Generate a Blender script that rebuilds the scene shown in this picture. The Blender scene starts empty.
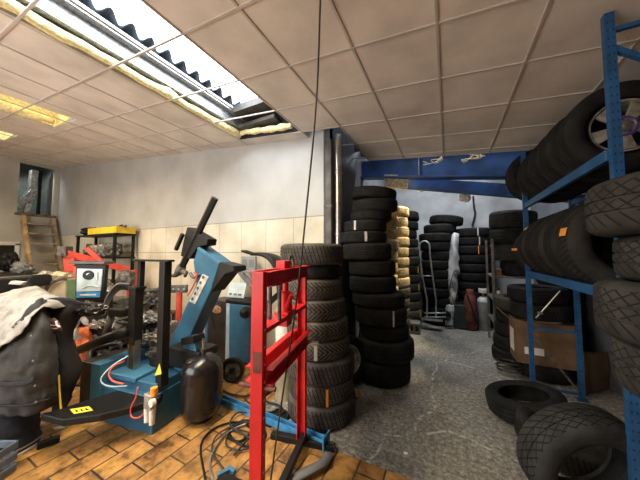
import bpy, bmesh, math, random
from mathutils import Vector, Matrix, Euler, noise
random.seed(7)
PI = math.pi
C = bpy.context.scene.collection
# ---------------------------------------------------------------- camera
FPX, YAW, PIT, CAMH = 250.0, math.radians(27.1), math.radians(3.0), 1.65
cam = bpy.data.cameras.new('camera'); camo = bpy.data.objects.new('camera', cam); C.objects.link(camo)
camo.location = (0, 0, CAMH); camo.rotation_euler = (PI/2 + PIT, 0, YAW)
cam.sensor_width = 36; cam.lens = 36*FPX/640; cam.clip_start = 0.02; cam.clip_end = 100
bpy.context.scene.camera = camo
RX = Vector((math.cos(YAW), math.sin(YAW), 0)); HX = Vector((-math.sin(YAW), math.cos(YAW), 0))
FX = HX*math.cos(PIT) + Vector((0, 0, math.sin(PIT))); UX = -HX*math.sin(PIT) + Vector((0, 0, math.cos(PIT)))
CP = Vector((0, 0, CAMH))
def ray(px, py): return FX + RX*((px-320)/FPX) - UX*((py-240)/FPX)
def at(px, py, d): return CP + ray(px, py)*d              # a measured photo point at depth d, in metres
def flo(px, py, z=0.0):
    r = ray(px, py); return CP + r*((z-CAMH)/r.z)
def atY(px, py, Y):
    r = ray(px, py); return CP + r*(Y/r.y)
def ceil_z(x): return 3.196 - 0.105*x
# ---------------------------------------------------------------- materials
def mat(name, col, rough=0.6, metal=0.0, var=0.12, scale=6.0, bump=0.0, bscale=40.0, emit=None, estr=0.0, spec=None, dirt=None):
    m = bpy.data.materials.new(name); m.use_nodes = True
    nt = m.node_tree; b = nt.nodes['Principled BSDF']
    b.inputs['Roughness'].default_value = rough; b.inputs['Metallic'].default_value = metal
    if spec is not None: b.inputs['Specular IOR Level'].default_value = spec
    tc = nt.nodes.new('ShaderNodeTexCoord')
    n = nt.nodes.new('ShaderNodeTexNoise'); n.inputs['Scale'].default_value = scale; n.inputs['Detail'].default_value = 5
    nt.links.new(tc.outputs['Object'], n.inputs['Vector'])
    r = nt.nodes.new('ShaderNodeValToRGB')
    c2 = dirt if dirt else tuple(max(0, c*(1-var*2)) for c in col)
    r.color_ramp.elements[0].position = 0.32; r.color_ramp.elements[1].position = 0.62
    r.color_ramp.elements[0].color = (*c2, 1); r.color_ramp.elements[1].color = (*[min(1, c*(1+var*.5)) for c in col], 1)
    nt.links.new(n.outputs['Fac'], r.inputs['Fac']); nt.links.new(r.outputs['Color'], b.inputs['Base Color'])
    if bump:
        n2 = nt.nodes.new('ShaderNodeTexNoise'); n2.inputs['Scale'].default_value = bscale; n2.inputs['Detail'].default_value = 4
        nt.links.new(tc.outputs['Object'], n2.inputs['Vector'])
        bp = nt.nodes.new('ShaderNodeBump'); bp.inputs['Strength'].default_value = bump; bp.inputs['Distance'].default_value = 0.02
        nt.links.new(n2.outputs['Fac'], bp.inputs['Height']); nt.links.new(bp.outputs['Normal'], b.inputs['Normal'])
    if emit:
        b.inputs['Emission Color'].default_value = (*emit, 1); b.inputs['Emission Strength'].default_value = estr
    return m
def nodes(m): return m.node_tree.nodes, m.node_tree.links, m.node_tree.nodes['Principled BSDF']
def mth(nt, op, a, b=None, c=None):
    n = nt.nodes.new('ShaderNodeMath'); n.operation = op
    for i, v in enumerate((a, b, c)):
        if v is None: continue
        if isinstance(v, (int, float)): n.inputs[i].default_value = v
        else: nt.links.new(v, n.inputs[i])
    return n.outputs[0]
def tyre_mat(name, col, dust, kind):
    m = mat(name, col, 0.8, 0, 0.2, 9, dirt=dust, spec=0.16)
    nt = m.node_tree; b = nt.nodes['Principled BSDF']
    tc = nt.nodes.new('ShaderNodeTexCoord'); sp = nt.nodes.new('ShaderNodeSeparateXYZ'); nt.links.new(tc.outputs['Object'], sp.inputs[0])
    x, y, z = sp.outputs
    th = mth(nt, 'ARCTAN2', y, x); rr = mth(nt, 'SQRT', mth(nt, 'ADD', mth(nt, 'MULTIPLY', x, x), mth(nt, 'MULTIPLY', y, y)))
    tread = mth(nt, 'GREATER_THAN', rr, 0.3235)
    az = mth(nt, 'ABSOLUTE', z)
    if kind == 'sipes':
        p = mth(nt, 'FRACT', mth(nt, 'ADD', mth(nt, 'MULTIPLY', th, 56/(2*PI)), mth(nt, 'MULTIPLY', z, 9)))
        g = mth(nt, 'LESS_THAN', p, 0.26)
    elif kind == 'chevron':
        p = mth(nt, 'FRACT', mth(nt, 'ADD', mth(nt, 'MULTIPLY', th, 44/(2*PI)), mth(nt, 'MULTIPLY', az, 26)))
        g = mth(nt, 'LESS_THAN', p, 0.34)
    elif kind == 'block':
        p = mth(nt, 'FRACT', mth(nt, 'ADD', mth(nt, 'MULTIPLY', th, 36/(2*PI)), mth(nt, 'MULTIPLY', z, 22)))
        q = mth(nt, 'FRACT', mth(nt, 'ADD', mth(nt, 'MULTIPLY', th, 26/(2*PI)), mth(nt, 'MULTIPLY', z, -30)))
        g = mth(nt, 'MAXIMUM', mth(nt, 'LESS_THAN', p, 0.2), mth(nt, 'MULTIPLY', mth(nt, 'LESS_THAN', q, 0.16), mth(nt, 'GREATER_THAN', z, -.02)))
    else:
        p = mth(nt, 'FRACT', mth(nt, 'MULTIPLY', th, 120/(2*PI))); g = mth(nt, 'MULTIPLY', mth(nt, 'LESS_THAN', p, 0.15), mth(nt, 'GREATER_THAN', az, 0.05))
    g = mth(nt, 'MULTIPLY', g, tread)
    # concentric moulding lines on the sidewall
    sw = mth(nt, 'MULTIPLY', mth(nt, 'LESS_THAN', mth(nt, 'FRACT', mth(nt, 'MULTIPLY', rr, 45)), 0.12), mth(nt, 'LESS_THAN', rr, 0.31))
    hgt = mth(nt, 'ADD', mth(nt, 'SUBTRACT', 1.0, g), mth(nt, 'MULTIPLY', sw, 0.25))
    bp = nt.nodes.new('ShaderNodeBump'); bp.inputs['Strength'].default_value = 0.8; bp.inputs['Distance'].default_value = 0.006
    nt.links.new(hgt, bp.inputs['Height']); nt.links.new(bp.outputs['Normal'], b.inputs['Normal'])
    mx = nt.nodes.new('ShaderNodeMix'); mx.data_type = 'RGBA'
    src = b.inputs['Base Color'].links[0].from_socket
    nt.links.new(g, mx.inputs[0]); nt.links.new(src, mx.inputs[6]); mx.inputs[7].default_value = (*[c*(0.3 if kind == 'block' else 0.12) for c in col], 1)
    nt.links.new(mx.outputs[2], b.inputs['Base Color'])
    return m
T = {
 'rib':   tyre_mat('rubber ribbed', (.026, .025, .024), (.012, .012, .0115), 'sipes'),
 'worn':  tyre_mat('rubber ribbed worn', (.085, .079, .071), (.045, .042, .038), 'sipes'),
 'chev':  tyre_mat('rubber winter tread', (.115, .106, .094), (.062, .058, .052), 'chevron'),
 'block': tyre_mat('rubber block tread', (.038, .039, .040), (.022, .0225, .023), 'block'),
 'plain': tyre_mat('rubber plain', (.016, .016, .0165), (.008, .008, .0085), 'plain'),
 'grey':  tyre_mat('rubber dusty grey', (.060, .057, .052), (.03, .028, .026), 'sipes'),
 'tan':   tyre_mat('rubber dust and skylight tan', (.74, .58, .33), (.45, .34, .19), 'sipes'),  # skylight on the stacks is put into this tan, along with dust
 'half':  tyre_mat('rubber brown-grey', (.14, .12, .085), (.05, .045, .036), 'sipes'),  # brown-grey tone between the grey and the tan rubber
}
M = {}
def mk(k, *a, **kw): M[k] = mat(k.replace('_', ' '), *a, **kw)
mk('red', (.62, .012, .018), .38, 0, .12, 5, dirt=(.45, .012, .014))
mk('crane_red', (.66, .07, .04), .5, 0, .15, 6)
mk('blue', (.028, .115, .205), .45, 0, .15, 5)
mk('blue_light', (.045, .165, .28), .5, 0, .12, 6)
mk('beam_blue', (.03, .10, .30), .5, 0, .2, 3, dirt=(.015, .04, .12))
mk('bar_blue', (.05, .28, .58), .5, 0, .18, 9, dirt=(.03, .14, .28))
mk('black', (.008, .0078, .0075), .5, 0, .2, 8, spec=.3)
mk('black_gloss', (.012, .011, .011), .22, 0, .3, 18, dirt=(.007, .006, .005))
mk('black_brown', (.05, .038, .028), .5, .2, .3, 6)
mk('steel', (.45, .44, .42), .38, .85, .2, 12)
mk('galv', (.5, .53, .55), .42, .55, .2, 40)
mk('chrome', (.42, .40, .36), .3, .9, .15, 10)
mk('iron', (.14, .13, .12), .55, .5, .35, 20)
mk('alu', (.42, .40, .36), .45, .6, .25, 18)
mk('ceiling_grid', (.55, .51, .47), .75, 0, .06, 3)
mk('wood', (.62, .42, .21), .65, 0, .25, 5, bump=.1)
mk('wood_grey', (.34, .26, .17), .75, 0, .25, 5)
mk('white_paint', (.72, .70, .64), .6, 0, .1, 4)
mk('yellow', (.78, .55, .04), .5, 0, .12, 6)
mk('sign_yellow', (.85, .75, .06), .5, 0, .05, 6)
mk('orange', (.85, .33, .03), .5, 0, .12, 8)
mk('orange_bag', (.72, .16, .05), .55, 0, .3, 9)
mk('sticker_white', (.55, .55, .54), .5, 0, .2, 14)
mk('cardboard', (.16, .095, .048), .8, 0, .2, 5)
mk('cardboard_dark', (.20, .12, .06), .85, 0, .25, 5)
mk('paper', (.75, .73, .68), .7, 0, .1, 8)
mk('jacket', (.034, .034, .034), .85, 0, .22, 10, bump=.25, bscale=120)
mk('lining', (.013, .014, .02), .85, 0, .3, 7, bump=.2, bscale=60)
mk('cloth_light', (.32, .31, .285), .9, 0, .2, 6, bump=.3, bscale=30, dirt=(.17, .155, .13))
mk('maroon', (.07, .03, .035), .8, 0, .2, 10)
mk('reflective', (.42, .36, .32), .6, 0, .25, 12)
mk('insulation', (.95, .86, .52), .95, 0, .2, 30, bump=.6, bscale=60, dirt=(.75, .60, .26))
mk('green_bin', (.20, .33, .15), .6, 0, .12, 5)
mk('beige', (.42, .36, .24), .65, 0, .15, 5)
mk('grey_plastic', (.16, .165, .17), .5, 0, .15, 6)
mk('crate_blue', (.08, .11, .15), .55, 0, .2, 8)
mk('piston_brown', (.13, .09, .055), .4, .5, .3, 6)
mk('rubber_hose', (.02, .02, .02), .6, 0, .2, 12)
mk('red_hose', (.70, .10, .06), .45, 0, .1, 9)
mk('hose_clear', (.45, .58, .66), .35, 0, .1, 9)
mk('rack_frame', (.17, .17, .165), .5, .4, .2, 9)
mk('gas_grey', (.20, .21, .21), .5, 0, .2, 7)
mk('dark_red', (.16, .045, .035), .7, 0, .3, 7, bump=.2)
mk('plastic_white', (.62, .64, .66), .5, 0, .15, 5, bump=.5, bscale=9)
mk('dark_green', (.03, .045, .04), .7, 0, .2, 8)
mk('foam', (.75, .68, .52), .9, 0, .2, 25, bump=.6, bscale=40)
mk('silver_foil', (.55, .56, .56), .35, .7, .3, 14, bump=.8, bscale=14)
mk('dark_void', (.02, .024, .026), .9, 0, .2, 3)
mk('purple', (.10, .05, .22), .4)
mk('pipe_dark', (.085, .08, .075), .5, .3, .3, 6)
mk('screen', (.50, .60, .62), .3, 0, .1, 8)
mk('lid_dark', (.05, .052, .055), .4, 0, .2, 6)
mk('panel_grey', (.24, .26, .25), .7)
mk('balancer_black', (.035, .03, .026), .5, 0, .3, 6)
mk('logo_brown', (.40, .22, .12), .5, 0, .3, 30)
mk('corrugated', (.14, .19, .26), .8, 0, .15, 9)
# the tilted hangar sheet that lets daylight in
mk('roof_light', (.9, .93, 1), .5, emit=(.93, .97, 1.0), estr=9.0)
mk('warm_light', (.9, .8, .5), .5, emit=(1.0, .76, .32), estr=2.2)
mk('pale_light', (.9, .9, .85), .5, emit=(1.0, .93, .78), estr=3.0)
# perforated rack upright
def perforated():
    m = mat('rack blue perforated', (.018, .10, .27), .45, .1, .15, 8, dirt=(.012, .065, .17))
    nt = m.node_tree; b = nt.nodes['Principled BSDF']
    tc = nt.nodes.new('ShaderNodeTexCoord'); sp = nt.nodes.new('ShaderNodeSeparateXYZ'); nt.links.new(tc.outputs['Object'], sp.inputs[0])
    x, y, z = sp.outputs
    fz = mth(nt, 'SUBTRACT', mth(nt, 'FRACT', mth(nt, 'MULTIPLY', z, 20)), .5)
    def dot(c):
        dx = mth(nt, 'MULTIPLY', mth(nt, 'SUBTRACT', mth(nt, 'ABSOLUTE', c), .011), 38)
        return mth(nt, 'LESS_THAN', mth(nt, 'ADD', mth(nt, 'MULTIPLY', fz, fz), mth(nt, 'MULTIPLY', dx, dx)), .02)
    g = mth(nt, 'MAXIMUM', dot(x), dot(y))
    mx = nt.nodes.new('ShaderNodeMix'); mx.data_type = 'RGBA'
    src = b.inputs['Base Color'].links[0].from_socket
    nt.links.new(g, mx.inputs[0]); nt.links.new(src, mx.inputs[6]); mx.inputs[7].default_value = (.008, .015, .03, 1)
    nt.links.new(mx.outputs[2], b.inputs['Base Color']); return m
M['rack_post'] = perforated()
mk('rack_blue', (.018, .10, .27), .45, .1, .15, 8, dirt=(.012, .065, .17))
# ceiling tiles
def ceiling_mat():
    m = mat('ceiling tile', (.74, .69, .635), .8, 0, .1, 2.2, bump=.08, bscale=90); return m
M['ceiling'] = ceiling_mat()
def wall_mat():
    m = bpy.data.materials.new('painted wall with cream boards'); m.use_nodes = True; nt = m.node_tree; b = nt.nodes['Principled BSDF']
    b.inputs['Roughness'].default_value = .75
    g = nt.nodes.new('ShaderNodeNewGeometry'); sp = nt.nodes.new('ShaderNodeSeparateXYZ'); nt.links.new(g.outputs['Position'], sp.inputs[0])
    x, y, z = sp.outputs
    n = nt.nodes.new('ShaderNodeTexNoise'); n.inputs['Scale'].default_value = 1.6; n.inputs['Detail'].default_value = 7; nt.links.new(g.outputs['Position'], n.inputs['Vector'])
    up = nt.nodes.new('ShaderNodeValToRGB'); up.color_ramp.elements[0].color = (.40, .40, .385, 1); up.color_ramp.elements[1].color = (.50, .50, .49, 1)
    up.color_ramp.elements[0].position = .3; up.color_ramp.elements[1].position = .65
    lo = nt.nodes.new('ShaderNodeValToRGB'); lo.color_ramp.elements[0].color = (.44, .40, .30, 1); lo.color_ramp.elements[1].color = (.66, .62, .52, 1)
    lo.color_ramp.elements[0].position = .3; lo.color_ramp.elements[1].position = .6
    nt.links.new(n.outputs['Fac'], up.inputs['Fac']); nt.links.new(n.outputs['Fac'], lo.inputs['Fac'])
    low = mth(nt, 'LESS_THAN', z, 2.19)
    mx = nt.nodes.new('ShaderNodeMix'); mx.data_type = 'RGBA'; nt.links.new(low, mx.inputs[0]); nt.links.new(up.outputs[0], mx.inputs[6]); nt.links.new(lo.outputs[0], mx.inputs[7])
    s1 = mth(nt, 'LESS_THAN', mth(nt, 'FRACT', mth(nt, 'MULTIPLY', mth(nt, 'ADD', x, 20.12), 1/.53)), .022)
    s2 = mth(nt, 'LESS_THAN', mth(nt, 'ABSOLUTE', mth(nt, 'SUBTRACT', z, 1.66)), .009)
    s3 = mth(nt, 'LESS_THAN', mth(nt, 'ABSOLUTE', mth(nt, 'SUBTRACT', z, 2.19)), .009)
    sm = mth(nt, 'MAXIMUM', mth(nt, 'MULTIPLY', mth(nt, 'MAXIMUM', s1, s2), low), s3)
    mx2 = nt.nodes.new('ShaderNodeMix'); mx2.data_type = 'RGBA'
    nt.links.new(mth(nt, 'MULTIPLY', sm, .55), mx2.inputs[0]); nt.links.new(mx.outputs[2], mx2.inputs[6]); mx2.inputs[7].default_value = (.16, .14, .11, 1)
    nt.links.new(mx2.outputs[2], b.inputs['Base Color']); return m
M['wall'] = wall_mat()
mk('wall_plain', (.40, .40, .39), .8, 0, .15, 1.5)
mk('wall_back', (.47, .48, .49), .8, 0, .25, 1.3)
mk('wall_left', (.50, .49, .43), .8, 0, .12, 1.0)
mk('wall_shade', (.12, .13, .145), .85, 0, .15, 2)  # shadow over the passage and right walls is put into the colour
mk('roof_dark', (.05, .055, .07), .9, 0, .2, 2)
def floor_mat():
    m = bpy.data.materials.new('tile and concrete floor'); m.use_nodes = True; nt = m.node_tree; b = nt.nodes['Principled BSDF']
    g = nt.nodes.new('ShaderNodeNewGeometry'); P = g.outputs['Position']
    def nz(scale, det=6, rough=.6):
        n = nt.nodes.new('ShaderNodeTexNoise'); n.inputs['Scale'].default_value = scale; n.inputs['Detail'].default_value = det; n.inputs['Roughness'].default_value = rough
        nt.links.new(P, n.inputs['Vector']); return n.outputs['Fac']
    def ramp(f, *st):
        r = nt.nodes.new('ShaderNodeValToRGB'); e = r.color_ramp.elements
        while len(e) < len(st): e.new(.5)
        for q, (p, c) in zip(e, st): q.position = p; q.color = (*c, 1)
        nt.links.new(f, r.inputs['Fac']); return r.outputs[0]
    def mix(f, a, c, t='MIX'):
        n = nt.nodes.new('ShaderNodeMix'); n.data_type = 'RGBA'; n.blend_type = t
        for i, v in ((0, f), (6, a), (7, c)):
            if isinstance(v, tuple): n.inputs[i].default_value = (*v, 1)
            elif isinstance(v, float): n.inputs[i].default_value = v
            else: nt.links.new(v, n.inputs[i])
        return n.outputs[2]
    # concrete
    base = ramp(nz(1.1, 5), (.3, (.17, .165, .15)), (.68, (.40, .385, .35)))
    spk = ramp(nz(26, 6, .85), (.36, (.18, .18, .18)), (.50, (.72, .72, .72)), (.64, (1.6, 1.58, 1.52)))
    con = mix(1.0, base, spk, 'MULTIPLY')
    stain = ramp(nz(1.5, 6, .65), (.36, (1, 1, 1)), (.44, (0, 0, 0)))
    con = mix(mth(nt, 'MULTIPLY', stain, .55), con, (.035, .034, .032))
    wht = ramp(nz(130, 2, .6), (.66, (0, 0, 0)), (.70, (1, 1, 1)))
    con = mix(mth(nt, 'MULTIPLY', wht, .55), con, (.62, .62, .60))
    v = nt.nodes.new('ShaderNodeTexVoronoi'); v.feature = 'DISTANCE_TO_EDGE'; v.inputs['Scale'].default_value = .6
    w = nt.nodes.new('ShaderNodeVectorMath'); w.operation = 'ADD'; nn = nt.nodes.new('ShaderNodeTexNoise'); nn.inputs['Scale'].default_value = .7; nt.links.new(P, nn.inputs['Vector'])
    nt.links.new(P, w.inputs[0]); nt.links.new(nn.outputs['Color'], w.inputs[1]); nt.links.new(w.outputs[0], v.inputs['Vector'])
    crk = mth(nt, 'MULTIPLY', mth(nt, 'LESS_THAN', v.outputs['Distance'], .007), mth(nt, 'GREATER_THAN', nz(14), .5))
    con = mix(mth(nt, 'MULTIPLY', crk, .7), con, (.55, .55, .53))
    # brick-laid tiles
    br = nt.nodes.new('ShaderNodeTexBrick'); br.inputs['Scale'].default_value = 1.0; br.offset = .5
    br.inputs['Brick Width'].default_value = .36; br.inputs['Row Height'].default_value = .20; br.inputs['Mortar Size'].default_value = .008; br.inputs['Mortar Smooth'].default_value = .2; br.inputs['Bias'].default_value = 0
    br.inputs['Color1'].default_value = (.50, .27, .075, 1); br.inputs['Color2'].default_value = (.37, .185, .058, 1); br.inputs['Mortar'].default_value = (.05, .035, .022, 1)
    mp = nt.nodes.new('ShaderNodeMapping'); mp.inputs['Location'].default_value = (.08, .06, 0); mp.inputs['Rotation'].default_value = (0, 0, PI/2); nt.links.new(P, mp.inputs['Vector']); nt.links.new(mp.outputs[0], br.inputs['Vector'])
    dirt = ramp(nz(7, 8, .7), (.38, (.28, .25, .22)), (.52, (.85, .83, .8)), (.64, (1.15, 1.12, 1.05)))
    til = mix(1.0, br.outputs['Color'], dirt, 'MULTIPLY')
    yel = ramp(nz(1.6, 3), (.45, (0, 0, 0)), (.7, (1, 1, 1)))
    til = mix(mth(nt, 'MULTIPLY', yel, .25), til, (.62, .36, .08))
    sp = nt.nodes.new('ShaderNodeSeparateXYZ'); nt.links.new(P, sp.inputs[0]); x, y, z = sp.outputs
    isT = mth(nt, 'LESS_THAN', y, 2.005)
    farL = mth(nt, 'LESS_THAN', mth(nt, 'ADD', x, mth(nt, 'MULTIPLY', nz(5), .1)), -1.75)
    isT = mth(nt, 'MAXIMUM', isT, farL)
    col = mix(isT, con, til); nt.links.new(col, b.inputs['Base Color'])
    rg = mth(nt, 'ADD', mth(nt, 'MULTIPLY', nz(9), .5), .28); nt.links.new(rg, b.inputs['Roughness'])
    bp = nt.nodes.new('ShaderNodeBump'); bp.inputs['Strength'].default_value = .35; bp.inputs['Distance'].default_value = .01
    hg = mth(nt, 'ADD', mth(nt, 'MULTIPLY', nz(45, 4), .5), mth(nt, 'MULTIPLY', mth(nt, 'MULTIPLY', br.outputs['Fac'], isT), -1.0))
    nt.links.new(hg, bp.inputs['Height']); nt.links.new(bp.outputs['Normal'], b.inputs['Normal'])
    return m
M['floor'] = floor_mat()
# ---------------------------------------------------------------- mesh helpers
class MB:
    def __init__(s): s.v = []; s.f = []
    def add(s, vs, fs):
        o = len(s.v); s.v += [Vector(v) for v in vs]; s.f += [tuple(i+o for i in f) for f in fs]; return s
    def box(s, c, size, rz=0, rot=None):
        m = (rot.to_matrix() if rot else Matrix.Rotation(rz, 3, 'Z')); h = [a/2 for a in size]; c = Vector(c)
        vs = [c + m @ Vector((sx*h[0], sy*h[1], sz*h[2])) for sx in (-1, 1) for sy in (-1, 1) for sz in (-1, 1)]
        return s.add(vs, [(0, 1, 3, 2), (4, 6, 7, 5), (0, 4, 5, 1), (2, 3, 7, 6), (0, 2, 6, 4), (1, 5, 7, 3)])
    def bar(s, a, b, w, h, up=(0, 0, 1)):
        a, b = Vector(a), Vector(b); d = (b-a).normalized(); up = Vector(up)
        if abs(d.dot(up)) > .98: up = Vector((0, 1, 0))
        r = d.cross(up).normalized(); u = r.cross(d)
        vs = [p + r*(sx*w/2) + u*(sz*h/2) for p in (a, b) for sx, sz in ((-1, -1), (1, -1), (1, 1), (-1, 1))]
        return s.add(vs, [(0, 3, 2, 1), (4, 5, 6, 7), (0, 1, 5, 4), (1, 2, 6, 5), (2, 3, 7, 6), (3, 0, 4, 7)])
    def tube(s, pts, r, n=8, smooth=True, closed=False):
        pts = [Vector(p) for p in pts]; rs = r if isinstance(r, (list, tuple)) else [r]*len(pts)
        rings = []; prev = None
        for i, p in enumerate(pts):
            a = pts[(i-1) if (i or closed) else 0]; b = pts[(i+1) % len(pts)] if (i < len(pts)-1 or closed) else pts[-1]
            d = (b-a).normalized()
            if prev is None: u = d.orthogonal().normalized()
            else: u = (prev - d*prev.dot(d)); u = u.normalized() if u.length > 1e-6 else d.orthogonal().normalized()
            prev = u; w = d.cross(u)
            rings.append([p + (u*math.cos(2*PI*k/n) + w*math.sin(2*PI*k/n))*rs[i] for k in range(n)])
        vs = [v for q in rings for v in q]; m = len(pts); fs = []
        for i in range(m if closed else m-1):
            for k in range(n):
                a = i*n+k; b = i*n+(k+1) % n; c = ((i+1) % m)*n
                fs.append((a, b, c+(k+1) % n, c+k))
        if not closed: fs += [tuple(range(n-1, -1, -1)), tuple((m-1)*n+k for k in range(n))]
        return s.add(vs, fs)
    def cyl(s, a, b, r, n=16, r2=None): return s.tube([a, b], [r, r if r2 is None else r2], n)
    def lathe(s, prof, n=32, closed=False, mtx=None):
        vs = []; m = len(prof); mtx = mtx or Matrix.Identity(4)
        for k in range(n):
            c, q = math.cos(2*PI*k/n), math.sin(2*PI*k/n)
            vs += [mtx @ Vector((r*c, r*q, z)) for r, z in prof]
        fs = []
        for k in range(n):
            k2 = (k+1) % n
            for i in range(m if closed else m-1):
                j = (i+1) % m; fs.append((k*m+i, k2*m+i, k2*m+j, k*m+j))
        return s.add(vs, fs)
    def prism(s, poly, d, flip=False):          # poly: list of 3D points, extruded by vector d
        n = len(poly); P = [Vector(p) for p in poly]; d = Vector(d)
        vs = P + [p+d for p in P]
        return s.add(vs, [tuple(range(n-1, -1, -1)), tuple(range(n, 2*n))] + [(i, (i+1) % n, n+(i+1) % n, n+i) for i in range(n)])
    def build(s, name, m, parent=None, loc=(0, 0, 0), rot=(0, 0, 0), bevel=0.0, smooth=None, solid=0, sub=0):
        me = bpy.data.meshes.new(name); me.from_pydata([tuple(v) for v in s.v], [], s.f); me.update()
        bm = bmesh.new(); bm.from_mesh(me); bmesh.ops.recalc_face_normals(bm, faces=bm.faces)
        bm.to_mesh(me); bm.free()
        ms = m if isinstance(m, (list, tuple)) else [m]
        for x in ms: me.materials.append(M[x] if isinstance(x, str) else x)
        o = bpy.data.objects.new(name, me); C.objects.link(o); o.location = loc; o.rotation_euler = rot
        if parent: o.parent = parent
        if smooth is not None:
            me.polygons.foreach_set('use_smooth', [True]*len(me.polygons))
            if smooth < PI: me.set_sharp_from_angle(angle=smooth)
        if solid:
            q = o.modifiers.new('solid', 'SOLIDIFY'); q.thickness = solid; q.offset = 0
        if sub:
            q = o.modifiers.new('sub', 'SUBSURF'); q.levels = sub; q.render_levels = sub
        if bevel:
            q = o.modifiers.new('bevel', 'BEVEL'); q.width = bevel; q.segments = 2; q.limit_method = 'ANGLE'; q.angle_limit = math.radians(35)
        return o
SM = math.radians(38)
def tag(o, label, cat, group=None, kind=None):
    o['label'] = label; o['category'] = cat
    if group: o['group'] = group
    if kind: o['kind'] = kind
    return o
def thing(name, label, cat, loc=(0, 0, 0), rz=0, group=None, rot=None):
    o = bpy.data.objects.new(name, None); C.objects.link(o); o.empty_display_size = .05
    o.location = loc; o.rotation_euler = rot if rot else (0, 0, rz)
    return tag(o, label, cat, group)
def struct(name, mb, m, **k):
    o = mb.build(name, m, **k); o['kind'] = 'structure'; return o
def spline(pts, n=8):
    pts = [Vector(p) for p in pts]; P = [pts[0]*2-pts[1]] + pts + [pts[-1]*2-pts[-2]]; out = []
    for i in range(1, len(P)-2):
        for k in range(n):
            t = k/n; a, b, c, d = P[i-1], P[i], P[i+1], P[i+2]
            out.append(.5*((2*b) + (c-a)*t + (2*a-5*b+4*c-d)*t*t + (-a+3*b-3*c+d)*t**3))
    out.append(pts[-1]); return out
def cloth(rows, nu=5, nv=5, amp=.01, freq=7, seed=0):       # rows of 3D points -> smooth sheet with folds
    R = [spline(r, nu) for r in rows]; cols = list(zip(*R)); G = [spline(c, nv) for c in cols]
    w, h = len(G), len(G[0]); mb = MB(); vs = []
    for i in range(w):
        for j in range(h):
            p = G[i][j]; q = p*freq + Vector((seed*3.1, seed, 0))
            vs.append(p + Vector((noise.noise(q), noise.noise(q+Vector((9, 0, 0))), noise.noise(q+Vector((0, 9, 0)))))*amp + HX*(noise.turbulence(q*1.7, 2, True)-.5)*-amp*1.5)
    return mb.add(vs, [(i*h+j, (i+1)*h+j, (i+1)*h+j+1, i*h+j+1) for i in range(w-1) for j in range(h-1)])
# ---------------------------------------------------------------- setting
XL, XR, YB, YF, YW, XC = -10.9, 1.75, -3.0, 7.45, 3.2, -1.48
struct('floor', MB().box(((XL+XR)/2, (YB+YF)/2, -.05), (XR-XL, YF-YB, .1)), 'floor')
def vwall(p, q, z0, z1p, z1q, th):              # a wall between two floor points with a sloping top
    p, q = Vector((*p, 0)), Vector((*q, 0)); n = Vector((-(q-p).y, (q-p).x, 0)).normalized()*th
    return MB().prism([p+Vector((0, 0, z0)), q+Vector((0, 0, z0)), q+Vector((0, 0, z1q)), p+Vector((0, 0, z1p))], n)
struct('wall_front', vwall((XC, YW), (XL, YW), 0, 3.5, 4.6, -.1), 'wall')
mb = MB()                                        # wall with the high doorway to the loft
oy0, oy1, oz0, oz1 = 2.36, 3.08, 2.80, 4.27
for y0, y1, z0, z1 in ((YB, oy0, 0, 4.6), (oy1, YW, 0, 4.6), (oy0, oy1, 0, oz0), (oy0, oy1, oz1, 4.6)):
    mb.box((XL-.06, (y0+y1)/2, (z0+z1)/2), (.12, y1-y0, z1-z0))
struct('wall_left', mb, 'wall_left')
mb = MB(); mb.box((XL-1.3, 2.7, 3.5), (.05, 2.2, 2.4)); mb.box((XL-.7, 3.2, 3.5), (1.2, .05, 2.4)); mb.box((XL-.7, 1.9, 3.5), (1.2, .05, 2.4)); mb.box((XL-.7, 2.6, 2.75), (1.2, 1.4, .05)); mb.box((XL-.7, 2.6, 4.6), (1.2, 1.4, .05))
struct('wall_loft', mb, 'panel_grey')
struct('trim_1', MB().box((XL+.03, (oy0+oy1)/2, oz0-.03), (.12, oy1-oy0+.1, .06)), 'cardboard_dark', bevel=.004)
struct('wall_right', MB().box((XR+.05, (YB+YF)/2, 2.2), (.1, YF-YB, 4.6)), 'wall_shade')
struct('wall_back', MB().box(((XC+XR)/2, YF+.05, 2.2), (XR-XC, .1, 4.6)), 'wall_back')
struct('wall_passage', MB().box((XC-.05, (YW+YF)/2, 2.2), (.1, YF-YW, 4.6)), 'wall_shade')
struct('wall_rear', MB().box(((XL+XR)/2, YB-.05, 2.2), (XR-XL, .1, 4.6)), 'wall_plain')
YE = 4.39
holes = [(-3.03, -1.83, -2.4, 2.985), (-6.03, -5.13, -.9, 1.66), (-8.55, -7.6, -.9, 1.6)]
def cell_hole(x, y): return any(a < x < b and c < y < d for a, b, c, d in holes)
xs = sorted({XL, XR} | {round(-.03+.6*i, 3) for i in range(-18, 3)} | {h for q in holes for h in q[:2]})
ys = sorted({YB, YW, YE} | {round(1.79+.6*i, 3) for i in range(-7, 5)} | {h for q in holes for h in q[2:]})
xs = [x for x in xs if XL <= x <= XR]; ys = [y for y in ys if YB <= y <= YE]
mb = MB()
for x0, x1 in zip(xs, xs[1:]):
    for y0, y1 in zip(ys, ys[1:]):
        cx, cy = (x0+x1)/2, (y0+y1)/2
        if cell_hole(cx, cy) or (cy > YW and cx < XC): continue
        if -1.62 < cx < -1.2 and 3.0 < cy < 3.2: continue
        mb.add([(x, y, ceil_z(x)) for x, y in ((x0, y0), (x1, y0), (x1, y1), (x0, y1))], [(0, 1, 2, 3)])
mb.add([(XC, YE, ceil_z(XC)), (XR, YE, ceil_z(XR)), (XR, YE, ceil_z(XR)+.05), (XC, YE, ceil_z(XC)+.05)], [(0, 1, 2, 3)])
struct('ceiling', mb, 'ceiling')
mb = MB(); w = .012
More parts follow.
